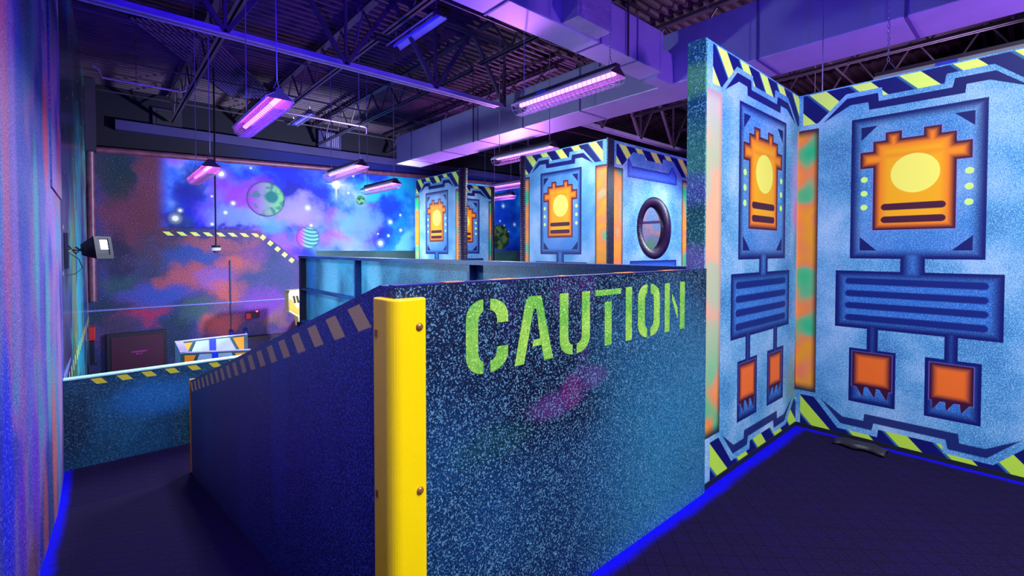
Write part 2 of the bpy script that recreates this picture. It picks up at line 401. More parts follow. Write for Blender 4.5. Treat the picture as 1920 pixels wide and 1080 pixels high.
# mural on the back wall
def mural():
    t = T('space_mural_paint', 0.6, spec=0.25)
    P = t.pos(); x, y, z = t.sep(P)
    wx = x + (t.noise(P, 1.9, 4, 0.6) - 0.5) * 1.1; wz = z + (t.noise(t.comb(x + 17.0, y, z), 1.9, 4, 0.6) - 0.5) * 0.9
    n1 = t.noise(P, 0.9, 4, 0.55); n2 = t.noise(P, 0.55, 3, 0.5, dist=0.6)
    X2 = t.comb(x + 31.0, y, z * 1.0 + 7.0)
    n3 = t.noise(X2, 0.8, 4, 0.55)
    sky = t.ramp(n1, [(0.32, C(4, 8, 150)), (0.43, C(14, 40, 235)), (0.50, C(40, 90, 235)), (0.57, C(90, 130, 245)), (0.66, C(170, 175, 250))])
    sky = t.mix(t.sm(n3, 0.52, 0.66) * 0.75, sky, C(150, 60, 225))
    # cyan drift to the right
    rt = t.ramp(n1, [(0.30, C(2, 30, 140)), (0.44, C(4, 80, 200)), (0.55, C(20, 140, 220)), (0.66, C(110, 190, 245))])
    sky = t.mix(t.sm(x, 4.6, 7.0), sky, rt)
    for b in ((2.6, 2.7, 0.9, 0.5, C(150, 40, 190), .75), (2.0, 2.2, 0.5, 0.35, C(110, 60, 220), .7), (2.6, 2.1, 0.9, 0.3, C(120, 140, 245), .8), (3.6, 1.5, 0.7, 0.3, C(150, 90, 190), .7),
              (4.0, 2.3, 0.9, 0.6, C(170, 150, 245), .75), (5.0, 1.6, 0.6, 0.35, C(170, 70, 190), .75), (4.9, 2.2, 0.4, 0.4, C(150, 90, 220), .7), (5.6, 2.1, 0.9, 0.6, C(120, 170, 245), .7),
              (5.3, 1.4, 0.8, 0.3, C(130, 150, 245), .7), (6.1, 3.1, 0.8, 0.4, C(30, 190, 225), .8), (6.9, 3.3, 0.7, 0.5, C(10, 170, 210), .8), (7.2, 1.5, 0.4, 0.4, C(120, 210, 240), .8),
              (3.4, 1.9, 0.5, 0.3, C(90, 150, 230), .7), (1.6, 2.9, 0.4, 0.6, C(4, 4, 130), .8), (1.5, 2.5, 0.5, 0.5, C(20, 10, 150), .8), (4.3, 3.5, 2.2, 0.5, C(4, 20, 220), .8), (1.3, 1.9, 0.5, 0.35, C(16, 6, 60), .8),
              (2.0, 1.8, 1.4, 0.14, C(14, 10, 90), .8), (6.6, 2.6, 0.5, 0.5, C(4, 50, 190), .7), (10.6, 2.5, 0.8, 1.2, C(4, 50, 190), .6), (10.2, 1.9, 0.6, 0.7, C(30, 150, 220), .6)):
        sky = t.blob(sky, wx, wz, *b)
    # lower / left nebula wall
    lowc = t.ramp(t.noise(P, 1.1, 3, 0.5), [(0.24, C(14, 44, 60)), (0.44, C(44, 48, 110)), (0.60, C(90, 56, 118)), (0.80, C(130, 70, 96))])
    for b in ((0.5, 2.1, 0.5, 0.8, C(130, 50, 60), .7), (0.25, 3.0, 0.35, 0.6, C(20, 50, 50), .8), (0.9, 3.2, 0.3, 0.7, C(150, 60, 70), .6), (1.0, 1.15, 0.5, 0.4, C(30, 60, 90), .7), (0.9, 1.9, 0.35, 0.9, C(120, 50, 60), .5),
              (0.4, 0.65, 0.4, 0.3, C(14, 80, 90), .8), (0.3, 1.3, 0.3, 0.5, C(16, 26, 60), .8), (1.6, 1.15, 0.6, 0.25, C(50, 80, 170), .8), (2.6, 1.0, 0.45, 0.3, C(220, 96, 80), .8), (1.5, 0.65, 0.5, 0.3, C(200, 90, 100), .8),
              (2.1, 0.6, 0.35, 0.3, C(150, 90, 190), .8), (2.35, 0.35, 0.4, 0.3, C(210, 90, 70), .8), (1.0, 0.3, 0.6, 0.22, C(60, 80, 190), .8), (0.7, -0.1, 0.4, 0.2, C(190, 30, 80), .75), (3.2, 0.6, 0.8, 0.6, C(60, 70, 130), .7),
              (1.7, -0.15, 0.4, 0.3, C(60, 100, 90), .7), (2.2, -0.5, 0.5, 0.25, C(210, 90, 80), .75), (3.1, -0.1, 0.6, 0.4, C(140, 60, 190), .75), (3.4, -0.5, 0.3, 0.25, C(160, 100, 90), .6), (0.3, -0.5, 0.3, 0.3, C(70, 50, 70), .6),
              (2.0, 1.45, 0.9, 0.16, C(190, 90, 90), .6), (1.2, 1.45, 0.3, 0.2, C(60, 60, 100), .5), (0.1, 0.0, 0.3, 0.3, C(20, 50, 70), .7), (2.9, 1.25, 0.4, 0.2, C(110, 60, 150), .6)):
        b = (b[0], b[1], b[2] * 1.35, b[3] * 1.35, tuple(c * 0.82 for c in b[4]), b[5])
        lowc = t.blob(lowc, wx, wz, *b)
    fine = t.noise(P, 42, 2, 0.7)
    lowc = t.mix(t.sm(fine, 0.46, 0.34) * 0.75, lowc, C(10, 8, 36))
    lowc = t.mix(t.sm(fine, 0.60, 0.74) * 0.5, lowc, C(180, 180, 230))
    # region of the sky
    bl = t.pw(x, [(0, 1.76), (3.02, 1.76), (3.95, 1.0), (4.3, 0.9), (14.5, 0.9)], 0, 14.5, 0.0, 3.0)
    reg = t.sm(z - bl, 0.0, 0.06) * t.sm(x, 0.95, 1.25)
    col = t.mix(reg, lowc, sky)
    pl = z - (x * 0.033 + 3.36)
    up = t.mix(t.sm(x, 1.8, 4.0) * t.sm(z, 4.0, 3.9), C(16, 8, 30), C(5, 12, 100))
    col = t.mix(t.sm(pl, -0.02, 0.02), col, up)
    # grey base strip on the right
    gb = t.ramp(n2, [(0.4, C(20, 40, 60)), (0.6, C(60, 90, 90))])
    col = t.mix(t.sm(x, 4.4, 4.41) * t.sm(z, 1.285, 1.275), col, gb)
    # dashes
    s = (x + (z - 1.66) * 1.1 - 1.125).mod(0.253)
    m = t.sm(s, 0.0, 0.008) * t.sm(s, 0.13, 0.122) * t.sm((z - 1.668).abs(), 0.047, 0.04) * t.sm(x, 1.06, 1.07) * t.sm(x, 3.02, 3.01)
    al = (x - 3.03) * 0.755 - (z - 1.66) * 0.655
    ac = (x - 3.03) * 0.655 + (z - 1.66) * 0.755
    s = (al - 0.03).mod(0.223)
    m2 = t.sm(s, 0.0, 0.008) * t.sm(s, 0.118, 0.11) * t.sm((ac - 0.02).abs(), 0.058, 0.05) * t.sm(al, 0.0, 0.01) * t.sm(al, 1.12, 1.11)
    col = t.mix(m.max(m2), col, C(226, 240, 120))
    # planets
    def planet(col, cx, cz, r, kind):
        e = t.ell(x, z, cx, cz, r, r)
        side = t.sm(x, cx - r, cx + r)
        if kind == 'ray':
            pc = t.mix(side, C(150, 50, 190), C(110, 190, 118))
            e2 = t.ell(x, z, cx + 0.13, cz + 0.06, 0.13, 0.12)
            pn = t.noise(P, 5, 2)
            pc = t.mix(t.sm(pn, 0.48, 0.6) * 0.8, pc, C(16, 110, 110))
            pc = t.mix(t.sm(e2, 1.5, 0.9), pc, C(10, 110, 110))
        elif kind == 'band':
            w = ((z + (x - cx) * 0.3 - (x - cx) * (x - cx) * 1.2) * 62.0).sin() * 0.5 + 0.5
            pc = t.mix(w, C(130, 200, 180), C(16, 110, 130))
            pc = t.mix(t.sm(side, 0.45, 0.0), pc, C(190, 60, 190))
        elif kind == 'green':
            pc = t.mix(t.sm(t.noise(P, 12, 2), 0.4, 0.6), C(24, 80, 70), C(110, 180, 110))
        else:
            pc = t.mix(t.sm(t.noise(P, 5, 2), 0.4, 0.6), C(20, 40, 30), C(90, 110, 60))
        pc = t.mix(t.sm(e, 0.86, 1.0) * 0.8, pc, C(40, 16, 90))
        return t.mix(t.sm(e, 1.01, 0.99), col, pc)
    col = planet(col, 3.19, 2.585, 0.445, 'ray')
    col = planet(col, 4.20, 1.627, 0.295, 'band')
    col = planet(col, 5.67, 2.733, 0.135, 'green')
    col = planet(col, 10.885, 1.762, 0.47, 'moss')
    # stars
    for cx, cz, r in ((2.22, 3.114, .16), (1.314, 2.014, .17), (1.405, 2.198, .09), (2.462, 2.432, .10), (2.299, 2.197, .08), (2.023, 1.909, .07), (4.205, 2.425, .13), (6.593, 2.143, .13), (6.937, 1.906, .10),
                      (6.925, 2.368, .07), (6.273, 1.502, .18), (6.529, 1.73, .08), (6.197, 1.778, .05), (4.287, 1.958, .08), (5.314, 2.911, .07), (2.854, 3.325, .05), (5.452, 3.409, .07), (2.025, 2.567, .05),
                      (11.05, 2.9, .14), (11.6, 2.25, .12), (11.1, 2.2, .06), (11.3, 1.98, .05), (10.9, 2.35, .07)):
        e = t.ell(x, z, cx, cz, r, r)
        c_ = C(255, 245, 190) if cx < 2.4 else C(220, 240, 255)
        col = t.mix(t.sm(e, 1.0, 0.0) * 0.5, col, c_)
        col = t.mix(t.sm(e, 0.45, 0.25), col, C(255, 255, 235))
    dx = (x - 4.968).abs(); dz = (z - 3.119).abs()
    st = t.sm(dx * 2.6 + dz * 22.0, 1.0, 0.1).max(t.sm(dz * 1.6 + dx * 22.0, 1.0, 0.1)).max(t.sm((dx * dx + dz * dz).sqrt(), 0.17, 0.03))
    col = t.mix(st, col, C(255, 250, 190))
    return t.out(col)
M['mural'] = mural()

# left wall
def left_wall():
    t = T('nebula_wall_paint', 0.6, spec=0.3)
    P = t.pos(); x, y, z = t.sep(P)
    n = t.noise(P, 1.3, 3, 0.5)
    col = t.ramp(n, [(0.36, C(26, 30, 150)), (0.45, C(70, 70, 190)), (0.53, C(150, 90, 180)), (0.62, C(80, 130, 190))])
    B = [(2.40, 2.4, .14, 2.0, C(8, 120, 160), .9), (2.62, 1.9, .16, 1.3, C(210, 90, 130), .9), (2.85, 1.5, .16, 1.0, C(170, 110, 200), .8), (2.5, .3, .22, .8, C(0, 10, 235), .9), (3.1, 2.0, .22, 1.5, C(40, 60, 190), .8),  # low blue and purple blobs here and below paint in the flood's patch
         (3.3, 0.6, .2, .8, C(90, 90, 210), .8), (3.45, .05, .25, .6, C(110, 10, 215), .85), (2.85, .1, .2, .55, C(96, 0, 210), .9), (3.4, 2.9, .5, .9, C(20, 16, 100), .85), (3.75, 1.4, .22, .7, C(70, 170, 190), .9), (4.2, 1.9, .3, .8, C(60, 90, 190), .8),
         (4.5, 2.1, .3, .5, C(220, 80, 70), .85), (4.0, .9, .2, .8, C(100, 70, 200), .8), (4.4, .7, .25, .9, C(80, 160, 180), .85), (5.1, 1.6, .35, 1.2, C(160, 110, 190), .8), (4.75, -0.2, .3, .8, C(210, 100, 60), .8), (5.5, .2, .35, 1.2, C(170, 120, 190), .85),
         (3.95, -0.35, .22, .5, C(190, 80, 70), .75), (4.35, -0.4, .16, .5, C(30, 70, 120), .8), (5.2, -.5, .25, .6, C(70, 120, 170), .8), (5.7, 2.0, .3, .6, C(220, 90, 60), .7), (3.2, -.3, .4, .25, C(120, 60, 60), .8), (2.4, -0.2, .5, .25, C(110, 50, 50), .8),
         (5.0, 3.4, 1.0, .9, C(12, 10, 70), .9), (2.7, 3.2, .4, .6, C(50, 50, 150), .7)]
    for b in B: col = t.blob(col, y, z, *b)
    fine = t.noise(t.comb(x, y * 0.4, z), 120, 2, 0.6)
    col = t.mix(t.sm(fine, 0.5, 0.36) * 0.55, col, C(14, 10, 70))
    col = t.mix(t.sm(fine, 0.56, 0.72) * 0.5, col, C(190, 200, 250))
    col = t.mix(t.sm((y - 3.62).abs(), 0.006, 0.002), col, C(10, 5, 60))
    return t.out(col, rough=None)
M['leftwall'] = left_wall()
t = T('teal_streak_wall_paint', 0.22, spec=0.6)
P = t.pos(); x, y, z = t.sep(P); n = t.noise(P, 1.2, 3, 0.5)
c = t.ramp(n, [(0.34, C(10, 30, 110)), (0.44, C(20, 110, 180)), (0.52, C(60, 190, 200)), (0.60, C(90, 110, 60)), (0.7, C(120, 90, 170))])
for b in ((6.8, 1.2, 1.1, 2.4, C(70, 60, 110), .9), (8.3, 1.0, .7, 2.2, C(120, 130, 40), .8), (9.6, .8, .8, 2.5, C(30, 170, 210), .9), (11.2, 1.0, .8, 2.5, C(10, 60, 160), .8), (12.6, .8, .6, 3, C(170, 120, 130), .7),
          (7.5, 3.2, 3, 1.2, C(6, 8, 40), .9), (11, 4.0, 4, 1.0, C(8, 4, 30), .95), (8.0, -1.0, 1.2, .8, C(110, 120, 60), .7), (10.0, -1.2, 1.2, .8, C(120, 90, 150), .7)):
    c = t.blob(c, y, z, *b)
g = t.voro(P, 2.6); c = t.mix(t.sm(g, 0.10, 0.03) * t.sm(z, 0.4, 0.6), c, C(230, 255, 220))
s = ((y + z * 0.6) * 2.6).mod(1.0)
c = t.mix(t.sm(s, 0.0, 0.05) * t.sm(s, 0.5, 0.45) * t.sm((z + 0.12).abs(), 0.075, 0.065) * t.sm(y, 7.0, 7.1), c, C(230, 240, 110))
M['leftfar'] = t.out(c)

# ------------------------------------------------------------------ mesh helpers
class MB:
    def __init__(s): s.v = []; s.f = []; s.mi = []; s.uv = {}
    def add(s, vs, fs, mi=0):
        o = len(s.v); s.v += [tuple(v) for v in vs]
        for f in fs: s.f.append(tuple(i + o for i in f)); s.mi.append(mi)
        return s
    def box(s, x0, x1, y0, y1, z0, z1, mi=0):
        v = [(x, y, z) for x in (x0, x1) for y in (y0, y1) for z in (z0, z1)]
        return s.add(v, [(0, 1, 3, 2), (4, 6, 7, 5), (0, 4, 5, 1), (2, 3, 7, 6), (0, 2, 6, 4), (1, 5, 7, 3)], mi)
    def tube(s, pts, r, n=8, mi=0, closed=False, rfun=None):
        pts = [Vector(p) for p in pts]; rings = []
        N = len(pts)
        up0 = None
        for i, p in enumerate(pts):
            a = pts[(i - 1) % N] if (closed or i > 0) else p
            b = pts[(i + 1) % N] if (closed or i < N - 1) else p
            d = (b - a).normalized()
            if up0 is None:
                up0 = Vector((0, 0, 1)) if abs(d.z) < 0.9 else Vector((1, 0, 0))
            sd = d.cross(up0).normalized(); up = sd.cross(d).normalized(); up0 = up
            rr = rfun(i) if rfun else r
            rings.append([p + sd * math.cos(2 * PI * k / n) * rr + up * math.sin(2 * PI * k / n) * rr for k in range(n)])
        vs = [v for rg in rings for v in rg]; fs = []
        for i in range(N if closed else N - 1):
            j = (i + 1) % N
            for k in range(n):
                l = (k + 1) % n
                fs.append((i * n + k, i * n + l, j * n + l, j * n + k))
        if not closed:
            fs.append(tuple(range(n))[::-1]); fs.append(tuple((N - 1) * n + k for k in range(n)))
        return s.add(vs, fs, mi)
    def prism(s, poly, axis, a0, a1, mi=0):
        """poly in the two other axes; extruded along axis (0,1,2)"""
        def mk(p, a):
            q = list(p); q.insert(axis, a); return q
        n = len(poly)
        vs = [mk(p, a0) for p in poly] + [mk(p, a1) for p in poly]
        fs = [tuple(range(n)), tuple(range(2 * n - 1, n - 1, -1))]
        for i in range(n):
            j = (i + 1) % n; fs.append((i, i + n, j + n, j))
        return s.add(vs, fs, mi)
    def lathe(s, prof, c, n=16, mi=0):
        vs = []; fs = []
        for r, z in prof:
            for k in range(n):
                a = 2 * PI * k / n; vs.append((c[0] + r * math.cos(a), c[1] + r * math.sin(a), c[2] + z))
        for i in range(len(prof) - 1):
            for k in range(n):
                l = (k + 1) % n; fs.append((i * n + k, i * n + l, (i + 1) * n + l, (i + 1) * n + k))
        fs.append(tuple(range(n))[::-1]); fs.append(tuple((len(prof) - 1) * n + k for k in range(n)))
        return s.add(vs, fs, mi)
    def build(s, name, mats, parent=None, smooth=False, uvf=None, bevel=0, loc=None, recalc=True):
        if not isinstance(mats, (list, tuple)): mats = [mats]
        base = Vector(loc) if loc is not None else (parent['_base_'] if parent is not None and '_base_' in parent else Vector((0, 0, 0)))
        base = Vector(base)
        me = bpy.data.meshes.new(name)
        me.from_pydata([Vector(v) - base for v in s.v], [], s.f)
        for m in mats: me.materials.append(m)
        for p, mi in zip(me.polygons, s.mi): p.material_index = mi; p.use_smooth = smooth
        if uvf:
            ul = me.uv_layers.new(name='UVMap')
            for lp in me.loops:
                w = Vector(me.vertices[lp.vertex_index].co) + base
                ul.data[lp.index].uv = uvf(w)
        if recalc:
            bm = bmesh.new(); bm.from_mesh(me); bmesh.ops.recalc_face_normals(bm, faces=bm.faces)
            if smooth: 
                for e in bm.edges:
                    if len(e.link_faces) == 2 and e.calc_face_angle(0) > 0.7: e.smooth = False
            bm.to_mesh(me); bm.free()
        o = bpy.data.objects.new(name, me); COL.objects.link(o)
        if parent is None: o.location = base
        else:
            o.parent = parent
            if '_base_' not in parent: pass
        if bevel:
            md = o.modifiers.new('bevel', 'BEVEL'); md.width = bevel; md.segments = 2; md.limit_method = 'ANGLE'
        o['_base_'] = base
        return o
def thing(name, label, cat, loc=(0, 0, 0), group=None):
    o = bpy.data.objects.new(name, None); COL.objects.link(o)
    o.empty_display_size = 0.1
    o.location = loc; o['_base_'] = Vector(loc)
    o['label'] = label; o['category'] = cat
    if group: o['group'] = group
    return o
def tag(o, label, cat, group=None):
    o['label'] = label; o['category'] = cat
    if group: o['group'] = group
    return o
def struct(o, label=None):
    o['kind'] = 'structure'
    if label: o['label'] = label
    return o
def copy_tree(o, parent=None):
    c = o.copy(); COL.objects.link(c)
    if parent is not None: c.parent = parent
    for ch in list(o.children): copy_tree(ch, c)
    return c

# ------------------------------------------------------------------ SETTING
ZL = -0.72; ZP = -2.63; ZC = 4.72
# deck floor (upper level) : three slabs in one carpeted mesh
m = MB()
m.box(-0.32, 6.2, -4.0, 1.20, -0.12, 0.0)
m.box(2.66, 14.0, 1.20, 8.87, -0.12, 0.0)
m.box(4.2, 14.0, 8.87, 12.9, -0.12, 0.0)
m.box(6.2, 14.0, -4.0, 1.20, -0.12, 0.0)
# ramp and landing
m.add([(-0.27, 1.2, 0), (0.66, 1.2, 0), (0.66, 4.98, ZL), (-0.27, 4.98, ZL), (-0.27, 1.2, -0.12), (0.66, 1.2, -0.12), (0.66, 4.98, ZL - .12), (-0.27, 4.98, ZL - .12)],
      [(0, 1, 2, 3), (4, 5, 6, 7), (1, 2, 6, 5), (0, 3, 7, 4)])
m.box(-0.32, 3.0, 4.98, 5.95, ZL - 0.12, ZL)
struct(m.build('floor', M['carpet']), 'indigo carpeted upper deck with ramp and landing')
struct(MB().box(-0.6, 14.0, 1.3, 13.1, ZP - 0.1, ZP).build('floor', M['pitfloor']), 'dark floor of the lower level')
# walls
struct(MB().box(-0.42, -0.26, -4.0, 6.05, ZP, ZC).build('wall_left', M['leftwall']), 'brushed blue and purple painted wall beside the ramp')
m = MB(); 
m.prism([(-0.275, 6.05), (-0.17, 13.0), (-0.5, 13.0), (-0.5, 6.05)], 2, ZP, ZC)
struct(m.build('wall_left', M['leftfar']), 'teal streaked wall past the landing')
struct(MB().box(-0.5, 14.0, 13.0, 13.15, ZP, ZC).build('wall_back', [M['mural']]), 'far wall with space mural of planets and stars')
struct(MB().box(14.0, 14.15, -4.0, 13.15, ZP, ZC).build('wall_right', M['darkwall']))
struct(MB().box(-0.5, 14.0, -4.15, -4.0, ZP, ZC).build('wall_front', M['darkwall']))
# upper part of near left wall: overlapping board
struct(MB().box(-0.262, -0.248, 4.85, 6.06, 1.76, 3.9).build('trim_1', M['leftwall']), 'overlapping wall board above the landing')
# corrugated ceiling, ribs run along U
m = MB(); pitch = 0.15; y = -4.0; prof = []
while y < 13.1:
    prof += [(y, ZC), (y + 0.045, ZC), (y + 0.06, ZC + 0.04), (y + 0.135, ZC + 0.04)]
    y += pitch
vs = []; fs = []
for (yy, zz) in prof: vs += [(-0.5, yy, zz), (14.0, yy, zz)]
for i in range(len(prof) - 1): fs.append((2 * i, 2 * i + 1, 2 * i + 3, 2 * i + 2))
m.add(vs, fs); m.box(-0.5, 14.0, -4.1, 13.2, ZC + 0.06, ZC + 0.1)
struct(m.build('ceiling', M['deckmetal'], recalc=False), 'dark corrugated steel roof deck')
# back wall ledges
struct(MB().box(-0.17, 4.0, 12.975, 13.0, 0.02, 0.05).build('trim_2', M['ledge']), 'thin pale ledge across the far wall')
struct(MB().box(-0.275, -0.255, 6.06, 12.97, 0.02, 0.07).build('trim_3', M['ledge']), 'thin pale ledge along the far left wall')
struct(MB().box(2.35, 5.6, 12.9, 13.0, -0.93, -0.85).build('trim_4', M['doorframe']), 'dark lower ledge on the far wall')
struct(MB().box(2.40, 5.6, 12.93, 13.0, ZP, -0.93).build('wall_back', M['fascia']), 'dark recessed foot of the far wall')
struct(MB().box(2.37, 2.395, 12.97, 13.0, ZP, 1.05).build('trim_5', M['fascia']), 'upright board joint on the far wall')
struct(MB().box(0.3, 14.0, 12.82, 13.0, 3.82, 4.02).build('trim_6', M['beam']), 'purple ledge beam high on the far wall')
struct(MB().box(-0.17, 0.0, 12.6, 13.0, 3.3, ZC).build('trim_7', M['darkwall']))
# fascia below the upper deck
struct(MB().box(2.72, 2.80, 1.3, 8.87, ZP, -0.12).build('wall_right', M['fascia']), 'dark wall below the railing')
struct(MB().box(0.60, 0.66, 1.2, 5.08, ZP, -0.9).build('wall_right', M['fascia']), 'wall below the ramp')
struct(MB().box(-0.26, 2.72, 1.22, 1.30, ZP, -0.12).build('wall_front', M['fascia']), 'wall below the upper deck edge')
# door
d = MB(); d.box(0.10, 1.12, 12.90, 13.0, ZP, -0.47)
o = struct(d.build('door_1', M['doorframe']), 'dark maroon exit door in the far wall')
MB().box(0.17, 1.05, 12.885, 12.90, ZP + 0.02, -0.55).build('door_panel', M['doorred'], o)
def letters(word, x0, z0, h, w, y, th=0.004, st=0.22):
    """block capitals drawn as strokes"""
    G = {'E': [((0, 0), (0, 1)), ((0, 1), (1, 1)), ((0, .5), (.8, .5)), ((0, 0), (1, 0))], 'M': [((0, 0), (0, 1)), ((0, 1), (.5, .4)), ((.5, .4), (1, 1)), ((1, 1), (1, 0))],
         'R': [((0, 0), (0, 1)), ((0, 1), (1, 1)), ((1, 1), (1, .5)), ((1, .5), (0, .5)), ((.4, .5), (1, 0))], 'G': [((1, 1), (0, 1)), ((0, 1), (0, 0)), ((0, 0), (1, 0)), ((1, 0), (1, .5)), ((1, .5), (.6, .5))],
         'N': [((0, 0), (0, 1)), ((0, 1), (1, 0)), ((1, 0), (1, 1))], 'C': [((1, 1), (0, 1)), ((0, 1), (0, 0)), ((0, 0), (1, 0))], 'Y': [((0, 1), (.5, .5)), ((1, 1), (.5, .5)), ((.5, .5), (.5, 0))],
         'X': [((0, 0), (1, 1)), ((0, 1), (1, 0))], 'I': [((.5, 0), (.5, 1))], 'T': [((0, 1), (1, 1)), ((.5, 0), (.5, 1))]}
    m = MB()
    for i, ch in enumerate(word):
        for (a, b) in G[ch]:
            p = Vector((x0 + i * w + a[0] * w * .72, z0 + a[1] * h)); q = Vector((x0 + i * w + b[0] * w * .72, z0 + b[1] * h))
            dd = (q - p).normalized(); nn = Vector((-dd.y, dd.x)) * h * st / 2; p -= dd * h * st / 2; q += dd * h * st / 2
            m.prism([tuple(p + nn), tuple(q + nn), tuple(q - nn), tuple(p - nn)], 1, y - th, y)
    return m
m = letters('EMERGENCY', 0.50, -0.905, 0.028, 0.030, 12.884)
m2 = letters('EXIT', 0.575, -0.955, 0.028, 0.030, 12.884)
m.add(m2.v, m2.f)
m.build('door_lettering', M['signtext'], o)

# ------------------------------------------------------------------ CAUTION barrier
def arc(cx, cz, rx, rz, a0, a1, n=8):
    return [(cx + rx * math.cos(math.radians(a0 + (a1 - a0) * i / n)), cz + rz * math.sin(math.radians(a0 + (a1 - a0) * i / n))) for i in range(n + 1)]
def halfO(x0, cut, x1, zb, zt, w, side):
    if side == 'L':
        R = cut - x0 + 0.004; r = R - w
        return arc(cut, zt - 0.06, cut - x0, 0.06, 90, 180) + arc(cut, zb + 0.06, cut - x0, 0.06, 180, 270) + arc(cut, zb + 0.075, cut - x0 - w, 0.036, 270, 180) + arc(cut, zt - 0.075, cut - x0 - w, 0.036, 180, 90)
    return [(cut + cut - p[0], p[1]) for p in halfO(2 * cut - x1, cut, 0, zb, zt, w, 'L')]
GL = []
GL.append(halfO(0.843, 0.911, 0, 0.898, 1.135, 0.047, 'L'))
rC = halfO(0, 0.939, 1.015, 0.898, 1.135, 0.047, 'R')
# split right half of C into its two arms
GL.append([(0.939, 1.135)] + arc(0.939, 1.078, 0.076, 0.057, 90, 0)[1:] + [(1.015, 1.055), (0.967, 1.055)] + arc(0.939, 1.062, 0.029, 0.036, 0, 90))
GL.append([(0.939, 0.898)] + arc(0.939, 0.955, 0.076, 0.057, -90, 0)[1:] + [(1.015, 0.977), (0.967, 0.977)] + arc(0.939, 0.971, 0.029, 0.036, 0, -90))
GL.append([(1.043, .9), (1.090, 1.095), (1.097, 1.118), (1.112, 1.131), (1.170, 1.131), (1.231, .9), (1.184, .9), (1.172, .955), (1.127, .955), (1.132, .978), (1.165, .978), (1.146, 1.086), (1.132, 1.086), (1.087, .9)])
GL.append([(1.266, 1.131), (1.313, 1.131), (1.313, .965)] + arc(1.337, .965, .024, .030, 180, 270) + [(1.337, .898)] + arc(1.337, .955, .071, .057, 270, 180))
GL.append([(1.439, 1.131), (1.391, 1.131), (1.391, .965)] + arc(1.361, .965, .030, .030, 0, -90) + [(1.361, .898)] + arc(1.361, .955, .078, .057, -90, 0))
GL += [[(1.472, 1.108), (1.472, 1.131), (1.642, 1.131), (1.642, 1.108)][::-1], [(1.533, .903), (1.533, 1.081), (1.579, 1.081), (1.579, .903)], [(1.677, .904), (1.677, 1.133), (1.723, 1.133), (1.723, .904)]]
GL.append(halfO(1.769, 1.841, 0, 0.901, 1.139, 0.053, 'L')); GL.append(halfO(0, 1.867, 1.945, 0.901, 1.139, 0.050, 'R'))
GL += [[(1.988, .905), (1.988, 1.134), (2.032, 1.134), (2.032, .905)], [(2.053, 1.085), (2.106, 1.010), (2.106, .954), (2.053, 1.055)], [(2.128, .904), (2.128, 1.136), (2.173, 1.136), (2.173, .904)]]
# caution letters: the stencil paint is a thin coat on the panel
root = thing('caution_barrier', 'dark blue speckled half-height barrier stencilled CAUTION with yellow corner guard', 'barrier', (1.5, 1.22, 0))
m = MB().box(0.606, 2.40, 1.17, 1.205, 0, 1.190)
for g in GL: m.prism(g, 1, 1.1688, 1.1705, 1)
m.build('barrier_panel', [M['caution'], M['lime']], root)
m = MB().box(0.606, 2.40, 1.169, 1.206, 1.190, 1.194)
m.build('top_cap', M['wood'], root)
for u, w_ in ((0.77, .07), (0.95, .10), (1.27, .05), (1.62, .13), (1.98, .12)): MB().box(u, u + w_, 1.172, 1.203, 1.194, 1.1955).build('orange_top_dash', M['org'], root)
m = MB()
# guard wraps the corner: front flange and side flange, rounded
W = 0.078; th = 0.028
poly = [(0.690, 1.170), (0.690, 1.146)] + arc(0.606, 1.17, 0.034, 0.034, 270, 180, 6)[0:] 
poly = [(0.690, 1.169), (0.690, 1.148), (0.682, 1.141)] + arc(0.610, 1.171, 0.034, 0.034, 268, 182, 7) + [(0.575, 1.24), (0.583, 1.25), (0.6055, 1.25), (0.6055, 1.169)]
m.prism(poly, 2, 0.0, 1.158)
g = m.build('corner_guard', M['yellow'], root, bevel=0.005)
for z in (1.078, 0.619, 0.16):
    b = MB(); b.lathe([(0.0115, 0), (0.0115, 0.003), (0.009, 0.006), (0.004, 0.008)], (0, 0, 0), 14)
    b.v = [(0.664 + v[0], 1.1415 - v[2], z + v[1]) for v in b.v]
    b.build('bolt', M['bolt'], g, smooth=True, loc=(1.5, 1.22, 0))
for z in (1.05, 0.60):
    b = MB(); b.box(0.573, 0.577, 1.215, 1.228, z, z + 0.02)
    b.build('fixing_slot', M['bolt'], g, loc=(1.5, 1.22, 0))

# ramp wall
root = thing('ramp_wall', 'long indigo half-height wall with tan dashes sloping down along the ramp', 'barrier', (0.65, 3.1, -0.3))
m = MB()
m.prism([(1.207, -0.02), (5.06, -0.74), (5.06, ramp_top(5.08)), (1.26, 1.19), (1.207, 1.19)], 0, 0.606, 0.65)
m.build('wall_panel', M['ramp'], root)
m = MB().box(0.596, 0.71, 5.06, 5.085, -0.72, ramp_top(5.07) + 0.008)
m.build('yellow_edge_strip', M['oldyellow'], root, bevel=0.004)
# cross barrier at landing
root = thing('landing_barrier', 'low teal speckled barrier with yellow dashes closing the foot of the ramp', 'barrier', (0.4, 5.9, ZL))
MB().box(-0.258, 2.0, 5.85, 5.93, ZL, 0.105).build('barrier_panel', M['cross'], root)
MB().box(-0.258, 2.0, 5.843, 5.937, 0.105, 0.117).build('top_cap', M['white_edge'], root)

# ------------------------------------------------------------------ painted panels
def uvA(c0, sgn, ax, scale=1.0, centre=None, zs=2.41 / 2.41):
    def f(w):
        s = (w[ax] - c0) * sgn
        if centre is not None: s = (s - centre) / scale + 0.645
        return (s, w[2])
    return f
HW = 2.41
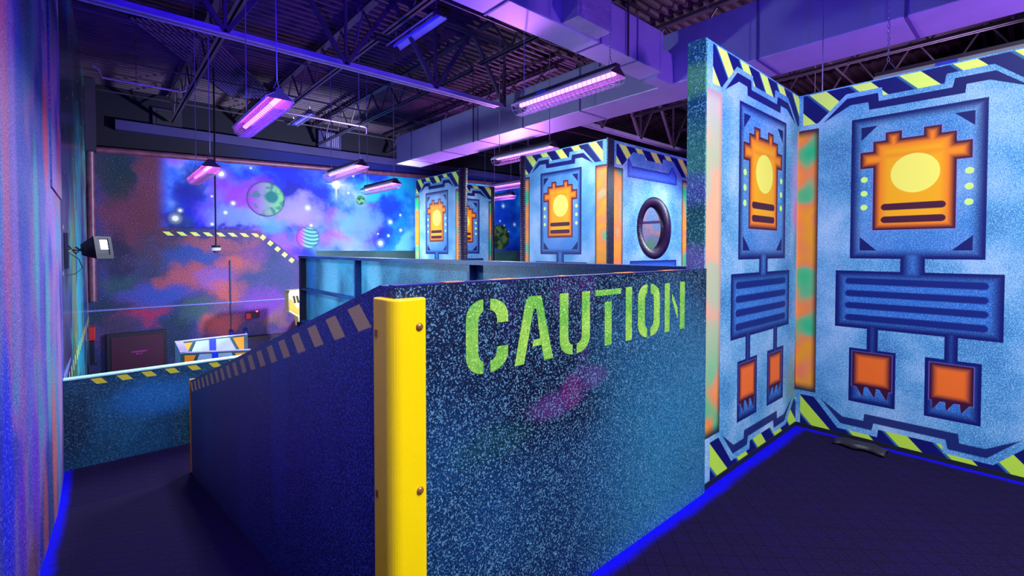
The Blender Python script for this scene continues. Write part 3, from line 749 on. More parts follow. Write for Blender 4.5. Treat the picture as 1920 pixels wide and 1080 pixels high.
# A: plane U=3.839 facing -U
root = thing('painted_maze_wall', 'large blue maze wall with orange totem stencil standing at the right', 'wall panel', (3.88, 0.55, 0), 'stencilled maze walls')
MB().box(3.839, 3.94, -0.102, 1.188, 0.0, HW).build('painted_panel', M['panel'], root, uvf=lambda w: (1.188 - w[1], w[2]))
MB().box(3.832, 3.839, -0.102, 1.18, 0.0, 0.028).build('kick_strip', M['kick'], root)
# B: plane A=1.188 facing -A
root = thing('painted_maze_wall', 'narrow-looking blue maze wall with orange totem between the caution barrier and the right wall', 'wall panel', (3.1, 1.23, 0), 'stencilled maze walls')
MB().box(2.42, 3.839, 1.188, 1.275, 0.0, HW).build('painted_panel', M['panel_over'], root, uvf=lambda w: ((w[0] - 2.42 - 0.787) / 1.16 + 0.645, w[2]))
MB().box(2.405, 2.42, 1.186, 1.288, 0.0, HW).build('end_board', M['post'], root)
MB().box(2.42, 3.832, 1.181, 1.188, 0.0, 0.028).build('kick_strip', M['kick'], root)

def corr_tube(x, y, z0, z1, r=0.062, pitch=0.024, n=14):
    prof = []; z = 0
    while z < z1 - z0:
        prof += [(r * 0.88, z), (r, z + pitch * .3), (r, z + pitch * .6)]; z += pitch
    return MB().lathe(prof, (x, y, z0), n)
# tower with porthole (box1)
root = thing('porthole_maze_tower', 'blue maze tower with black-ringed porthole and orange totem side', 'maze tower', (4.7, 3.55, 0))
x0, y0, x1, y1 = 3.90, 2.95, 5.55, 4.17
MB().box(x0, x0 + 0.08, y0 + 0.005, y1, 0, HW + .02).build('totem_panel', M['panel'], root, uvf=lambda w: ((y1 - w[1] - 0.57) / 0.956 + 0.645, w[2] * HW / (HW + .02)))
# front panel with hole
def holed(x0, x1, z0, z1, ya, yb, cx, cz, r, n=40):
    m = MB(); vs = []
    def ring(y): return [(cx + r * math.cos(2 * PI * k / n), y, cz + r * math.sin(2 * PI * k / n)) for k in range(n)]
    def outer(y):
        o = []
        for k in range(n):
            a = 2 * PI * k / n; dx, dz = math.cos(a), math.sin(a)
            tx = ((x1 if dx > 0 else x0) - cx) / dx if abs(dx) > 1e-9 else 1e9
            tz = ((z1 if dz > 0 else z0) - cz) / dz if abs(dz) > 1e-9 else 1e9
            q = min(tx, tz); o.append((cx + dx * q, y, cz + dz * q))
        return o
    R = ring(ya); Q = outer(ya); R2 = ring(yb); Q2 = outer(yb)
    vs = R + Q + R2 + Q2; fs = []
    for k in range(n):
        l = (k + 1) % n
        fs.append((k, l, n + l, n + k)); fs.append((2 * n + k, 3 * n + k, 3 * n + l, 2 * n + l))
        fs.append((k, 2 * n + k, 2 * n + l, l))
        # corner fillers
        for (a, b, yy) in ((Q[k], Q[l], ya), (Q2[k], Q2[l], yb)):
            if abs(a[0] - b[0]) > 1e-6 and abs(a[2] - b[2]) > 1e-6:
                cxn = x1 if max(a[0], b[0]) > cx + 1e-6 and (abs(a[0] - x1) < 1e-6 or abs(b[0] - x1) < 1e-6) else x0
                czn = z1 if (abs(a[2] - z1) < 1e-6 or abs(b[2] - z1) < 1e-6) else z0
                m.add([a, b, (cxn, yy, czn)], [(0, 1, 2)])
    m.add(vs, fs)
    m.box(x0, x1, ya + .001, yb - .001, z1, z1 + 0.001)
    return m
holed(4.0, x1, 0, HW + .02, y0, y0 + 0.07, 4.785, 1.545, 0.285).build('porthole_panel', M['port'], root, uvf=lambda w: ((w[0] - 4.783) / 1.18 + 0.645, w[2]))
N = 220
pts = [(4.785 + 0.305 * math.cos(2 * PI * k / N), y0 + 0.035, 1.545 + 0.305 * math.sin(2 * PI * k / N)) for k in range(N)]
MB().tube(pts, 0.06, 12, closed=True, rfun=lambda i: 0.066 if i % 2 else 0.058).build('porthole_ring', M['blackrubber'], root, smooth=True)
MB().box(3.895, 4.0, y0 - 0.012, y0 + 0.004, 0, HW + .03).build('corner_post', M['darkpost'], root)
corr_tube(x0 + 0.03, y1 + 0.05, 0, HW + 0.03, 0.055).build('edge_tube', M['blackrubber'], root, smooth=True)
MB().box(x0 + .08, x1, y1 - 0.04, y1, 0, HW).build('rear_panel', M['inner'], root)
MB().box(x1 - .06, x1, y0 + .08, y1 - .04, 0, HW).build('side_panel', M['inner'], root)
# far fin wall (box2)
root = thing('totem_maze_fin', 'far blue maze wall with orange totem, black ribbed tube on its near edge', 'wall panel', (3.84, 6.0, 0), 'stencilled maze walls')
MB().box(3.80, 3.88, 5.44, 6.64, 0, HW).build('painted_panel', M['panel'], root, uvf=lambda w: ((6.62 - w[1] - 0.61) / 0.956 + 0.645, w[2]))
corr_tube(3.85, 5.40, 0, HW + 0.02, 0.064).build('edge_tube', M['blackrubber'], root, smooth=True)
root = thing('totem_maze_cross_wall', 'far maze wall half hidden behind the thick black ribbed tube', 'wall panel', (4.55, 6.5, 0), 'stencilled maze walls')
MB().box(3.885, 5.21, 6.46, 6.54, 0, HW).build('painted_panel', M['panel'], root, uvf=lambda w: ((w[0] - 4.61) / 1.05 + 0.645, w[2]))
corr_tube(5.26, 6.50, 0, HW + 0.01, 0.05).build('edge_tube', M['blackrubber'], root, smooth=True)

# ------------------------------------------------------------------ overlook railing wall
root = thing('framed_railing_wall', 'long blue framed railing wall with cyan plywood behind the caution barrier', 'railing', (2.75, 5.0, 0))
MB().box(2.80, 2.815, 1.29, 8.86, 0.0, 1.15).build('plywood_sheathing', M['ply'], root)
MB().box(2.70, 2.83, 1.29, 8.88, 1.15, 1.19).build('top_rail', M['rail'], root)
MB().box(2.71, 2.80, 1.29, 8.78, 0.58, 0.62).build('mid_rail', M['rail'], root)
MB().box(2.71, 2.80, 1.29, 8.78, 0.0, 0.04).build('bottom_rail', M['rail'], root)
for a in (1.6, 3.72, 6.44): 
    MB().box(2.712, 2.80, a - 0.02, a + 0.02, 0.04, 1.15).build('stud', M['rail'], root)
MB().box(2.705, 2.80, 8.78, 8.87, -0.1, 1.15).build('end_post', M['blackmetal'], root)

# ------------------------------------------------------------------ blacklight fixtures
tube_me = None
def fixture(label, centre, on='on', L=1.22, chains=(1.3, 1.3), first=[None], group='hanging blacklights'):
    cx, cy, cz = centre
    root = thing('blacklight_fixture', label, 'light fixture', centre, group)
    key = 'P'
    if first[0] is None:
        me = {}
        h = L / 2
        m = MB().box(-0.03, 0.03, -h, h, 0.045, 0.085); me['housing'] = (m, 'hood_back', False)
        m = MB()
        for s in (-1, 1):
            m.prism([(s * 0.028, 0.05), (s * 0.105, 0.002), (s * 0.107, 0.005), (s * 0.030, 0.056)], 1, -h, h)
            m.prism([(s * 0.105, 0.005), (s * 0.107, -0.015), (s * 0.104, -0.015), (s * 0.102, 0.002)], 1, -h, h)
        me['reflector_hood'] = (m, 'white_metal', False)
        for s, nm in ((-1, 'end_plate'), (1, 'end_plate ')):
            m = MB(); m.prism([(-0.105, 0.0), (0.105, 0.0), (0.03, 0.055), (-0.03, 0.055)], 1, s * h - 0.003, s * h + 0.003)
            me[nm] = (m, 'hood_back', False)
        m = MB().tube([(0, -h + 0.03, 0.012), (0, h - 0.03, 0.012)], 0.02, 12); me['tube'] = (m, 'tube_on', True)
        m = MB()
        R = 0.003
        prof = [(-0.10, 0.0), (-0.085, -0.055), (-0.045, -0.085), (0.045, -0.085), (0.085, -0.055), (0.10, 0.0)]
        n = 24
        for i in range(n + 1):
            y = -h + 2 * h * i / n
            m.tube([(p[0], y, p[1]) for p in prof], R, 4)
        for p in prof: m.tube([(p[0], -h, p[1]), (p[0], h, p[1])], R, 4)
        for i in range(n):
            ya = -h + 2 * h * i / n; yb = ya + 2 * h / n
            m.tube([(-0.045, ya, -0.086), (0.045, yb, -0.086)], R, 3); m.tube([(0.045, ya, -0.086), (-0.045, yb, -0.086)], R, 3)
        me['wire_guard'] = (m, 'wire', False)
        m = MB().box(-0.114, -0.111, 0.12, 0.24, 0.012, 0.032); me['label_plate'] = (m, 'fixplate', False)
        first[0] = {}
        for k, (mb, mat, sm) in me.items():
            o = mb.build(k.strip(), M[mat], None, smooth=sm, loc=(0, 0, 0)); COL.objects.unlink(o); first[0][k] = o
    for k, src in first[0].items():
        if k == 'label_plate' and on != 'near': continue
        if k == 'wire_guard' and on == 'off': continue
        o = src.copy()
        if k == 'tube' and on in ('off', 'far'):
            o.data = src.data.copy(); o.data.materials[0] = M['tube_off'] if on == 'off' else M['tube_far']
        COL.objects.link(o); o.parent = root; o.location = (0, 0, 0)
        if L != 1.22: o.scale = (1, L / 1.22, 1)
    for s, cl in zip((-1, 1), chains):
        m = MB(); y = s * (L / 2 - 0.08)
        m.tube([(-0.04, y - .05, 0.085), (0, y, 0.17), (0.04, y + .05, 0.085)], 0.003, 5)
        if on == 'near':
            z = 0.165; i = 0
            while z < cl:
                a = (0.008, 0) if i % 2 else (0, 0.008)
                ring = [(a[0] * c_, y + a[1] * c_, z + 0.014 + 0.017 * s_) for c_, s_ in [(math.cos(q * PI / 4), math.sin(q * PI / 4)) for q in range(8)]]
                m.tube(ring, 0.0028, 4, closed=True); z += 0.026; i += 1
        else: m.tube([(0, y, 0.168), (0.004 * s, y, cl * .5), (0, y, cl)], 0.005, 5)
        m.v = [(v[0] + cx, v[1] + cy, v[2] + cz) for v in m.v]
        m.build('hanging_chain', M['chain'], root)
    return root
def area(name, loc, size, power, color, rot=(0, 0, 0), parent=None, shape='RECTANGLE'):
    d = bpy.data.lights.new(name, 'AREA'); d.shape = shape; d.size = size[0]; d.size_y = size[1]
    d.energy = power; d.color = color; d.spread = PI * 0.94
    o = bpy.data.objects.new(name, d); COL.objects.link(o); o.location = loc; o.rotation_euler = rot
    return o
UVC = (0.84, 1.0, 1.0)
def lamp(label, c, on, p, chains, L=1.22, group='hanging blacklights', col=UVC):
    r = fixture(label, c, on, L, chains, group=group)
    if p: area('lamp_or_fill_glow', (c[0], c[1], c[2] - 0.10), (0.16, L), p, col)
    return r
lamp('nearest lit blacklight in wire guard hanging above the caution barrier', (3.25, 2.965, 2.755), 'near', 45, (1.9, 1.9))
lamp('unlit blue double tube blacklight high under the girder', (3.21, 5.60, 4.20), 'off', 0, (0.5, 0.5), group='unlit ceiling fixtures')
lamp('bright pink lit blacklight hanging over the ramp wall', (1.11, 4.68, 2.505), 'far', 60, (2.1, 2.1))
lamp('small unlit fixture on the ceiling joist behind the pink blacklight', (3.305, 10.6, 4.10), 'off', 0, (0.5, 0.5), group='unlit ceiling fixtures')
lamp('small lit blacklight seen end-on at the left of the mural', (0.993, 6.99, 2.26), 'far', 70, (2.3, 2.3))
lamp('lit blacklight hanging in front of the mural cross-shaped star', (2.737, 6.83, 2.46), 'far', 90, (2.2, 2.2))
lamp('lit blacklight hanging low before the right side of the mural', (3.79, 7.86, 2.425), 'far', 90, (2.2, 2.2))
lamp('lit blacklight just left of the porthole tower top', (4.60, 4.97, 2.68), 'on', 60, (2.0, 2.0))
lamp('middle of three stacked lit blacklights in the gap left of the tower', (6.45, 7.35, 2.66), 'far', 70, (2.0, 2.0))
lamp('lowest and farthest blacklight seen in the gap left of the tower', (7.84, 9.45, 2.68), 'far', 90, (2.0, 2.0))
lamp('blacklight hanging behind the top of the right-hand painted wall', (4.70, 0.30, 2.62), 'near', 12, (2.0, 2.0))
lamp('distant fixture glimpsed above the porthole tower', (9.4, 3.2, 3.1), 'far', 12, (1.6, 1.6))
lamp('added blacklight in the passage, there to light the porthole tower', (4.85, 1.85, 2.38), 'on', 80, (2.2, 2.2))  # extra fixture tucked behind the near wall to brighten the tower face
# fixtures behind the viewer that light the near walls
lamp('blacklight overhead behind the viewer by the barrier', (2.0, -0.9, 3.6), 'on', 205, (1.1, 1.1))
lamp('blacklight overhead behind the viewer near the right wall', (0.9, -2.6, 3.6), 'on', 170, (1.1, 1.1))
lamp('blacklight overhead at the top of the ramp', (0.15, 0.2, 3.0), 'on', 13, (1.7, 1.7))

# UV flood spots for roof and side wall, plus fill spots added without lamps
def flood(name, loc, target, power, color, ang, blend=0.6, size=0.12):
    d = bpy.data.lights.new(name, 'SPOT'); d.energy = power; d.color = color; d.spot_size = math.radians(ang); d.spot_blend = blend; d.shadow_soft_size = size
    o = bpy.data.objects.new(name, d); COL.objects.link(o); o.location = loc
    o.rotation_euler = (Vector(target) - Vector(loc)).to_track_quat('-Z', 'Y').to_euler()
    return o
flood('flood_or_fill_beam', (1.2, -1.0, 1.4), (3.2, 1.6, 4.75), 430, (0.04, 0.0, 1.0), 72, 0.3)
flood('flood_or_fill_beam', (0.5, 1.4, 1.5), (1.5, 5.2, 4.2), 1500, (0.03, 0.0, 1.0), 62, 0.8)
flood('flood_or_fill_beam', (8.4, 0.6, 2.6), (8.2, 2.2, 4.72), 600, (0.8, 0.62, 1.0), 120)  # fill added to brighten the roof ribs on the right
flood('flood_or_fill_beam', (5.6, -1.2, 1.0), (5.5, 3.2, 4.5), 480, (0.42, 0.17, 1.0), 95)  # added fill from below for the wide duct, hidden by the right-hand wall
flood('flood_or_fill_beam', (0.45, 1.0, 2.3), (-0.3, 2.9, 0.7), 340, (0.24, 0.17, 1.0), 120, 0.9, 0.3)
flood('flood_or_fill_beam', (8.0, 9.0, 1.0), (5.0, 5.5, 4.7), 1200, (0.60, 0.22, 0.9), 120)  # added fill for the joists behind the tower, no lamp there
flood('flood_or_fill_beam', (5.4, 7.6, 1.7), (3.8, 13.0, 2.2), 3000, (0.62, 0.75, 1.0), 90)  # fill spot added out of sight to brighten the mural
flood('flood_or_fill_beam', (2.0, 8.0, -2.2), (1.5, 13.0, 0.6), 550, (0.85, 0.7, 1.0), 90)  # added low fill for the foot of the mural wall
flood('flood_or_fill_beam', (2.2, 9.0, 0.2), (-0.2, 9.8, 0.8), 420, (0.6, 0.85, 1.0), 100)  # added fill to lift the teal far-left wall
area('lamp_or_fill_glow', (4.8, 3.6, 2.5), (0.16, 1.0), 30, UVC)  # bare light added inside the tower, no fixture, brightens the porthole view
flood('flood_or_fill_beam', (8.6, 9.8, 2.4), (11.0, 13.0, 2.0), 700, (0.5, 0.75, 1.0), 90)  # fill added for the mural seen through the gap
# ------------------------------------------------------------------ ducts
root = thing('air_duct', 'wide lilac sheet-metal duct running from far left to upper right', 'duct', (5.5, 4.0, 3.3))
MB().box(5.18, 5.82, -3.9, 9.9, 3.28, 3.90).build('duct_body', M['duct'], root, bevel=0.01)
for a, u in ((0.2, 5.15), (0.2, 5.85), (6.9, 5.15), (6.9, 5.85)): MB().box(u - .008, u + .008, a - .008, a + .008, 3.26, ZC).build('hanger_rod', M['steel'], root)
for a in (-1.6, -0.4, 0.8, 2.0, 4.4, 5.6, 6.8, 8.0, 9.2):
    m = MB()
    m.box(5.172, 5.828, a - .012, a + .012, 3.272, 3.28).box(5.172, 5.18, a - .012, a + .012, 3.28, 3.908).box(5.82, 5.828, a - .012, a + .012, 3.28, 3.908)
    m.build('duct_flange', M['ductseam'], root)
root = thing('air_duct', 'violet branch duct crossing overhead into the wide duct, with louvred grille box', 'duct', (2.5, 3.0, 3.3))
MB().box(-0.2, 4.82, 2.87, 3.18, 3.30, 3.75).build('duct_body', M['duct'], root, bevel=0.008)
MB().box(4.822, 5.165, 2.95, 3.12, 3.26, 3.62).build('duct_collar', M['duct'], root)
for u, a in ((0.9, 2.845), (0.9, 3.205), (4.1, 2.845), (4.1, 3.205)): MB().box(u - .008, u + .008, a - .008, a + .008, 3.28, ZC).build('hanger_rod', M['steel'], root)
for u in (1.2, 2.5, 3.68, 4.3): 
    m = MB(); m.box(u - .01, u + .01, 2.862, 3.188, 3.292, 3.30).box(u - .01, u + .01, 2.862, 2.87, 3.30, 3.755)
    m.build('duct_flange', M['ductseam'], root)
m = MB().box(3.12, 3.60, 2.68, 2.87, 3.31, 3.80); gb = m.build('grille_box', M['louvre'], root)
m = MB(); z = 3.35
while z < 3.77:
    m.prism([(2.675, z), (2.655, z - .014), (2.659, z - .018), (2.680, z - .004)], 0, 3.15, 3.57); z += 0.022
m.build('louvres', M['louvre'], gb, loc=(2.5, 3.0, 3.3))
# ------------------------------------------------------------------ girders and joists
def bar(m, a, b, w, d=None):
    d = d or w
    a = Vector(a); b = Vector(b); dr = (b - a).normalized()
    up = Vector((0, 0, 1)) if abs(dr.z) < .95 else Vector((1, 0, 0))
    s = dr.cross(up).normalized() * w / 2; u = s.normalized().cross(dr).normalized() * d / 2
    vs = [p + q for p in (a, b) for q in (s + u, s - u, -s - u, -s + u)]
    m.add(vs, [(0, 1, 2, 3), (7, 6, 5, 4), (0, 4, 5, 1), (1, 5, 6, 2), (2, 6, 7, 3), (3, 7, 4, 0)])
    return m
def girder(label, A, U0, U1, z0, z1, step, group='roof girders', diag0=0):
    root = thing('roof_girder', label, 'girder', ((U0 + U1) / 2, A, z0), group)
    for k, (z, w) in enumerate(((z0, 0.13), (z1, 0.13))):
        m = MB(); 
        m.box(U0, U1, A - w / 2, A + w / 2, z, z + 0.014).box(U0, U1, A - 0.018, A - 0.006, z, z + (0.08)).box(U0, U1, A + 0.006, A + 0.018, z, z + 0.08)
        m.build(('bottom_chord', 'top_chord')[k], M['chord' if k == 0 else 'steel'], root)
    n = int((U1 - U0) / step)
    for i in range(n):
        u = U0 + i * step
        m = MB(); bar(m, (u, A, z0 + .03), (u + step / 2, A, z1 + .03), 0.05); m.build('diagonal_brace', M['steel'], root)
        m = MB(); bar(m, (u + step / 2, A, z1 + .03), (u + step, A, z0 + .03), 0.05); m.build('diagonal_brace', M['steel'], root)
        m = MB(); bar(m, (u + step, A, z0 + .03), (u + step, A, z1 + .03), 0.035); m.build('vertical_brace', M['steel'], root)
    return root
girder('blue-lit steel roof girder crossing the hall behind the branch duct', 5.82, -0.26, 5.15, 3.58, 4.60, 1.31)
girder('steel roof girder seen over the porthole tower', 5.60, 5.9, 13.8, 3.58, 4.60, 1.31)
def joist(label, Uc, A0, A1, z0=4.10, z1=4.62, step=0.8):
    root = thing('roof_joist', label, 'joist', (Uc, (A0 + A1) / 2, z0), 'roof joists')
    m = MB().box(Uc - .05, Uc - .008, A0, A1, z0, z0 + .012).box(Uc + .008, Uc + .05, A0, A1, z0, z0 + .012).box(Uc - .014, Uc - .008, A0, A1, z0, z0 + .05).box(Uc + .008, Uc + .014, A0, A1, z0, z0 + .05)
    m.build('bottom_chord', M['steel'], root)
    MB().box(Uc - .05, Uc + .05, A0, A1, z1, z1 + .05).build('top_chord', M['steel'], root)
    m = MB(); a = A0; up = True
    while a < A1 - step / 2:
        bar(m, (Uc, a, z0 + .03 if up else z1 + .01), (Uc, a + step / 2, z1 + .01 if up else z0 + .03), 0.022); a += step / 2; up = not up
    m.build('zigzag_web', M['steel'], root)
for Uc, lab in ((-0.05 + 1.3, 'roof joist nearest the left wall'), (2.83, 'roof joist left of the mural centre, fixture hung below it'), (4.43, 'roof joist over the far maze fin'), (6.35, 'roof joist just right of the wide duct'), (7.3, 'roof joist behind the porthole tower')):
    joist(lab + ' beyond the girder', Uc, 5.95, 12.8)
for Uc, lab in ((1.25, 'roof joist over the ramp, near side of the girder'), (2.83, 'roof joist passing above the branch duct'), (4.38, 'roof joist above the end of the branch duct'),
                (6.4, 'roof joist right beside the wide duct on the near side'), (8.05, 'roof joist above the right-hand painted wall'), (9.8, 'farthest right roof joist'),):
    joist(lab, Uc, -3.8, 5.70 if Uc < 5 else 5.45, 3.95 if Uc > 8 else 4.10)
# bridging rods along U
for i, (a, z, lab) in enumerate(((4.6, 4.15, 'thin bridging rod across the joists before the girder'), (7.6, 4.15, 'thin bridging rod behind the girder'), (9.3, 4.15, 'thin bridging rod above the far maze'), (11.2, 4.15, 'thin bridging rod near the far wall'), (2.2, 4.15, 'thin bridging rod near the branch duct'))):
    tag(MB().box(-0.2, 13.9, a - .01, a + .01, z, z + .02).build('bridging_rod', M['steel'], None, loc=(6, a, z)), lab, 'rod', 'ceiling bridging rods')
# conduits
m = MB().tube([(2.75, 9.9, 4.0), (4.40, 9.9, 4.0), (4.46, 9.9, 3.98), (4.46, 9.9, 3.86)], 0.018, 8)
tag(m.build('conduit', M['conduit'], None, True, loc=(3.5, 9.9, 4.0)), 'pale pink conduit running behind the small unlit fixture', 'pipe')
MB().tube([(3.9, 9.9, 4.018), (3.9, 9.9, 4.72)], 0.006, 6).build('hanger', M['steel'], bpy.data.objects['conduit'], loc=(3.5, 9.9, 4.0))
m = MB().tube([(-0.02, 9.8, 4.16), (0.05, 9.8, 4.1), (0.08, 9.8, 4.0), (1.10, 9.8, 4.0), (1.16, 9.8, 4.03), (1.17, 9.8, 4.15)], 0.016, 8)
tag(m.build('conduit', M['conduit'], None, True, loc=(0.5, 9.8, 4.0)), 'thin violet conduit with cranked ends at the upper left', 'pipe')
MB().tube([(0.5, 9.8, 4.015), (0.5, 9.8, 4.72)], 0.006, 6).build('hanger', M['steel'], bpy.data.objects['conduit.001'], loc=(0.5, 9.8, 4.0))
# bundle of parallel conduits under the deck (ribbed strip)
root = thing('conduit_bundle', 'broad ribbed band of parallel conduits under the roof at left', 'pipe bundle', (1.7, 9.9, 4.6))
p0 = Vector((0.75, 8.45, 4.62)); p1 = Vector((2.60, 11.45, 4.62)); dr = (p1 - p0).normalized(); sd = Vector((dr.y, -dr.x, 0))
for i in range(13):
    off = sd * ((i - 6) * 0.072)
    MB().tube([p0 + off, p1 + off], 0.020, 6).build('conduit', M['beam'], root, True)

# ------------------------------------------------------------------ far wall fittings
m = MB().tube([(-0.10, 12.9, 0.24), (-0.10, 12.9, 3.30), (-0.04, 12.9, 3.36), (0.1, 12.9, 3.37), (4.8, 12.9, 3.51), (7.6, 12.9, 3.60), (13.8, 12.9, 3.70)], 0.065, 12)
tag(m.build('wall_pipe', M['pipe'], None, True, loc=(0, 12.9, 2)), 'reddish pipe rising up the far left corner and across above the mural', 'pipe')
root = thing('dome_camera', 'white dome camera hanging on a black rod before the mural', 'camera', (1.61, 10.0, 1.28))
MB().tube([(1.61, 10, 1.36), (1.61, 10, 4.61)], 0.014, 8).build('rod', M['kick'], root)
MB().lathe([(0.03, 0.0), (0.075, 0.01), (0.085, 0.05), (0.085, 0.06)], (1.61, 10, 1.28), 18).build('housing', M['white_metal'], root, True)
MB().lathe([(0.01, -0.035), (0.035, -0.025), (0.05, 0.0), (0.05, 0.004)], (1.61, 10, 1.278), 18).build('lens', M['doorred'], root, True)
MB().lathe([(0.07, 0.0), (0.07, 0.035), (0.02, 0.04)], (1.61, 10, 1.342), 18).build('cap', M['kick'], root, True)
# game controller box with red LED
root = thing('wall_control_box', 'small dark red box with glowing red light on the far wall', 'control box', (2.84, 12.95, -0.3))
MB().box(2.69, 2.80, 12.90, 13.0, -0.39, -0.26).build('red_cover', M['red'], root)
MB().box(2.80, 2.99, 12.88, 13.0, -0.38, -0.24).build('body', M['blackmetal'], root)
MB().lathe([(0.022, 0), (0.022, 0.02), (0.01, 0.03)], (2.94, 12.93, -0.24), 10).build('indicator', M['led'], root, True)
for u, lab in ((2.37, 'small blue ball fitting left of the board joint'), (2.67, 'small blue ball fitting right of the board joint')):
    m = MB(); prof = [(0.055 * math.sin(PI * k / 8) + .001, -0.055 * math.cos(PI * k / 8)) for k in range(9)]
    m.lathe(prof, (u, 12.86, -0.71), 14)
    tag(m.build('wall_ball', M['blueball'], None, True, loc=(u, 12.86, -0.71)), lab, 'fitting', 'blue ball fittings on the far wall')
root = thing('wall_vent', 'grilled vent unit high on the far wall at the centre', 'vent', (4.75, 12.9, 4.2))
MB().box(4.45, 5.06, 12.85, 13.0, 4.06, 4.5).build('vent_frame', M['beam'], root)
m = MB()
for i in range(7): m.box(4.66 + i * .05, 4.675 + i * .05, 12.835, 12.85, 4.1, 4.46)
m.build('vent_grille', M['louvre'], root)
root = thing('wall_vent', 'dark shuttered opening high on the far wall at left', 'vent', (1.2, 12.9, 4.2))
MB().box(0.93, 1.46, 12.93, 13.0, 4.03, 4.42).build('vent_frame', M['darkwall'], root)
MB().box(1.0, 1.39, 12.915, 12.93, 4.09, 4.36).build('shutter', M['kick'], root)
# red pull station on the left wall
root = thing('alarm_box', 'red alarm box on the far left wall corner', 'alarm', (-0.10, 12.3, -0.75))
MB().box(-0.165, -0.07, 12.15, 12.45, -0.46, -0.20).build('alarm_body', M['red'], root, bevel=0.01)
MB().box(-0.165, -0.09, 12.2, 12.4, -2.2, -0.48).build('cable_cover', M['blackmetal'], root)
MB().box(-0.165, -0.05, 11.9, 12.145, -1.10, -0.90).build('junction_box', M['beam'], root)

# flood light on left wall
root = thing('floodlight', 'black floodlight with bright lens bracketed on the left wall', 'floodlight', (-0.15, 6.9, 1.3))
MB().box(-0.262, -0.235, 6.66, 6.80, 1.10, 1.47).build('wall_plate', M['blackmetal'], root)
m = MB()
for dz in (0.0, 0.035, -0.035): m.tube([(-0.24, 6.73, 1.31 + dz), (-0.18, 6.82, 1.29 - dz), (-0.12, 6.9, 1.30 + dz)], 0.007, 6)
m.build('bracket', M['blackmetal'], root)
m = MB().tube([(-0.24, 6.74, 1.27), (-0.16, 6.8, 1.2), (-0.13, 6.82, 1.10), (-0.19, 6.76, 1.04), (-0.25, 6.7, 1.03)], 0.004, 6)
m.build('cable', M['kick'], root, True)
Mx = Matrix.Translation((-0.02, 6.95, 1.31)) @ Matrix.Rotation(math.radians(52), 4, 'Z') @ Matrix.Rotation(math.radians(-8), 4, 'X')
def xf(m): m.v = [tuple(Mx @ Vector(v)) for v in m.v]; return m
m = MB(); m.add([(-.06, .11, -.06), (.06, .11, -.06), (.06, .11, .06), (-.06, .11, .06), (-.115, -.07, -.12), (.115, -.07, -.12), (.115, -.07, .12), (-.115, -.07, .12)], [(0, 1, 2, 3), (0, 4, 5, 1), (1, 5, 6, 2), (2, 6, 7, 3), (3, 7, 4, 0), (4, 7, 6, 5)])
xf(m).build('housing', M['blackmetal'], root)
m = MB()
m.box(-.12, .12, -.085, -.07, .10, .125).box(-.12, .12, -.085, -.07, -.125, -.08).box(-.12, -.075, -.085, -.07, -.08, .10).box(.075, .12, -.085, -.07, -.08, .10)
xf(m).build('bezel', M['blackmetal'], root)
m = MB().box(-.072, .072, -.078, -.074, -.078, .098); xf(m).build('reflector_plate', M['blackmetal'], root)
m = MB().box(-.035, .06, -.082, -.0785, -.02, .085); xf(m).build('lens', M['flood_glass'], root)
flood('flood_or_fill_beam', (0.12, 6.80, 1.31), (2.8, 6.0, 0.6), 330, (0.55, 0.8, 1.0), 120)

# ------------------------------------------------------------------ lower level fort
root = thing('painted_play_fort', 'open-topped white, orange and blue painted fort on the lower level', 'play fort', (1.35, 8.7, ZP))
zt = -0.19
A_, B_, C_, D_ = (0.86, 8.16), (0.90, 9.21), (1.95, 9.25), (1.66, 7.75)
def wallseg(p, q, t=0.05, z0=ZP, z1=zt, mi=0):
    p = Vector(p); q = Vector(q); n = Vector((-(q - p).y, (q - p).x)).normalized() * t
    m = MB(); m.prism([tuple(p), tuple(q), tuple(q + n), tuple(p + n)], 2, z0, z1); return m
def facepoly(p, q, pts, off, z1=zt):
    """small painted shapes on the inner / outer face; pts in (fraction along, depth below top)"""
    p = Vector(p); q = Vector(q); n = Vector((-(q - p).y, (q - p).x)).normalized() * off
    n2 = n * 1.6
    vs = []
    for s in (n, n2):
        for f, dz in pts: w = p + (q - p) * f + s; vs.append((w.x, w.y, z1 - dz))
    k = len(pts); fs = [tuple(range(k)), tuple(range(2 * k - 1, k - 1, -1))] + [(i, (i + 1) % k, (i + 1) % k + k, i + k) for i in range(k)]
    return vs, fs
def fortside(name, p, q, off):
    w = wallseg(p, q, 0.04)
    o = w.build(name, M['teal'], root)
    for mat, nm, sh in (('wht', 'white_paint', [(.27, .02), (.73, .02), (.9, .42), (.12, .42)]), ('org', 'orange_paint', [(.06, .03), (.22, .03), (.10, .30), (.06, .2)]), ('org', 'orange_paint', [(.78, .03), (.94, .03), (.94, .34), (.90, .3)]),
                    ('bluepaint', 'blue_paint', [(.45, .0), (.54, .0), (.54, .22), (.60, .22), (.60, .32), (.39, .32), (.39, .22), (.45, .22)])):
        vs, fs = facepoly(p, q, sh, off * (1.5 if nm == 'blue_paint' else 1.0)); m = MB(); m.add(vs, fs); m.build(nm, M[mat], o, loc=(1.35, 8.7, ZP))
fortside('rear_panel', B_, C_, -0.006)
fortside('front_panel', A_, D_, -0.006)
wallseg(A_, B_, -0.05).build('side_panel', M['lilac'], root)
m = wallseg(A_, D_, 0.05, zt, zt + .012); m2 = wallseg(B_, C_, 0.05, zt, zt + .012); m.add(m2.v, m2.f); m2 = wallseg(A_, B_, -0.10, zt, zt + .012); m.add(m2.v, m2.f)
m.build('top_edge', M['lilac'], root)
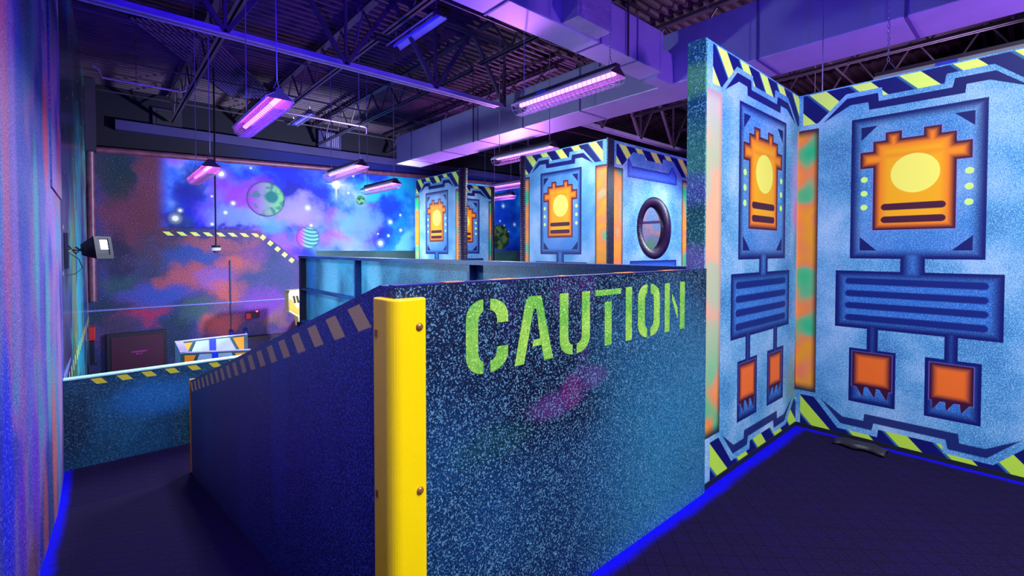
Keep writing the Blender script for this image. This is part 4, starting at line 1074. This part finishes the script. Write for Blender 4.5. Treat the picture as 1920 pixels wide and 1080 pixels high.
# orange and cream tower piece behind the railing
root = thing('orange_fort_tower', 'orange and cream painted tower piece half hidden behind the railing post', 'play fort', (3.4, 11.0, ZP))
poly = [(3.13, 0.33), (3.16, 0.40), (3.9, 0.42), (3.9, -0.45), (3.36, -0.42), (3.33, -0.20), (3.14, -0.06)]
MB().prism(poly, 1, 11.0, 11.3).build('cream_head', M['cream'], root)
MB().prism([(3.15, 0.22), (3.22, 0.16), (3.30, 0.0), (3.9, -0.02), (3.9, -0.15), (3.33, -0.14), (3.15, -0.02)], 1, 10.985, 10.999).build('orange_band', M['org'], root)
m = MB()
for u in (3.22, 3.29, 3.36): m.prism([(u, .28), (u + .035, .28), (u + .065, .12), (u + .03, .12)], 1, 10.98, 10.999)
m.build('dark_slots', M['blackmetal'], root)
MB().box(3.36, 3.9, 11.05, 11.25, ZP, -0.45).build('pedestal', M['teal'], root)
# scrap on floor
m = MB(); random.seed(3)
N = 14; vs = []; fs = []
for i in range(N):
    for j in range(5):
        a = 0.90 - i * 0.021; u = 3.62 + j * 0.04 + 0.012 * math.sin(i * .9) + (0.02 if j in (0,) else 0)
        z = 0.012 + 0.030 * math.sin(PI * j / 4) * (0.5 + 0.5 * math.sin(PI * i / (N - 1))) + random.uniform(0, .006)
        vs.append((u, a, z))
for i in range(N - 1):
    for j in range(4): fs.append((i * 5 + j, i * 5 + j + 1, (i + 1) * 5 + j + 1, (i + 1) * 5 + j))
m.add(vs, fs)
o = m.build('rubber_scrap', M['rag'], None, True, loc=(3.7, 0.76, 0)); tag(o, 'dark crumpled strip lying on the carpet by the right wall', 'scrap')
md = o.modifiers.new('thick', 'SOLIDIFY'); md.thickness = 0.008; md.offset = -1

# strip helper properties
for o in SC.objects:
    if '_base_' in o:
        if o.type == 'MESH' and o.parent is not None and o.parent.type == 'MESH' and o.parent.parent is None:
            pass
        del o['_base_']

# ------------------------------------------------------------------ world, camera
w = bpy.data.worlds.new('world'); SC.world = w; w.use_nodes = True
w.node_tree.nodes['Background'].inputs[0].default_value = (0.02, 0.01, 0.06, 1); w.node_tree.nodes['Background'].inputs[1].default_value = 0.2
cd = bpy.data.cameras.new('camera'); cam = bpy.data.objects.new('camera', cd); COL.objects.link(cam)
cd.sensor_width = 36; cd.lens = 878 / 1920 * 36; cd.shift_y = -(540 - 488.6) / 1920; cd.clip_start = 0.02; cd.clip_end = 60
cam.location = (0, 0, 1.29); cam.rotation_euler = (math.radians(90 - 1.25), 0, -math.radians(41.44))
SC.camera = cam
SC.view_settings.view_transform = 'Standard'; SC.view_settings.look = 'None'; SC.view_settings.gamma = 1; SC.view_settings.use_curve_mapping = False
SC.view_settings.exposure = 0.0
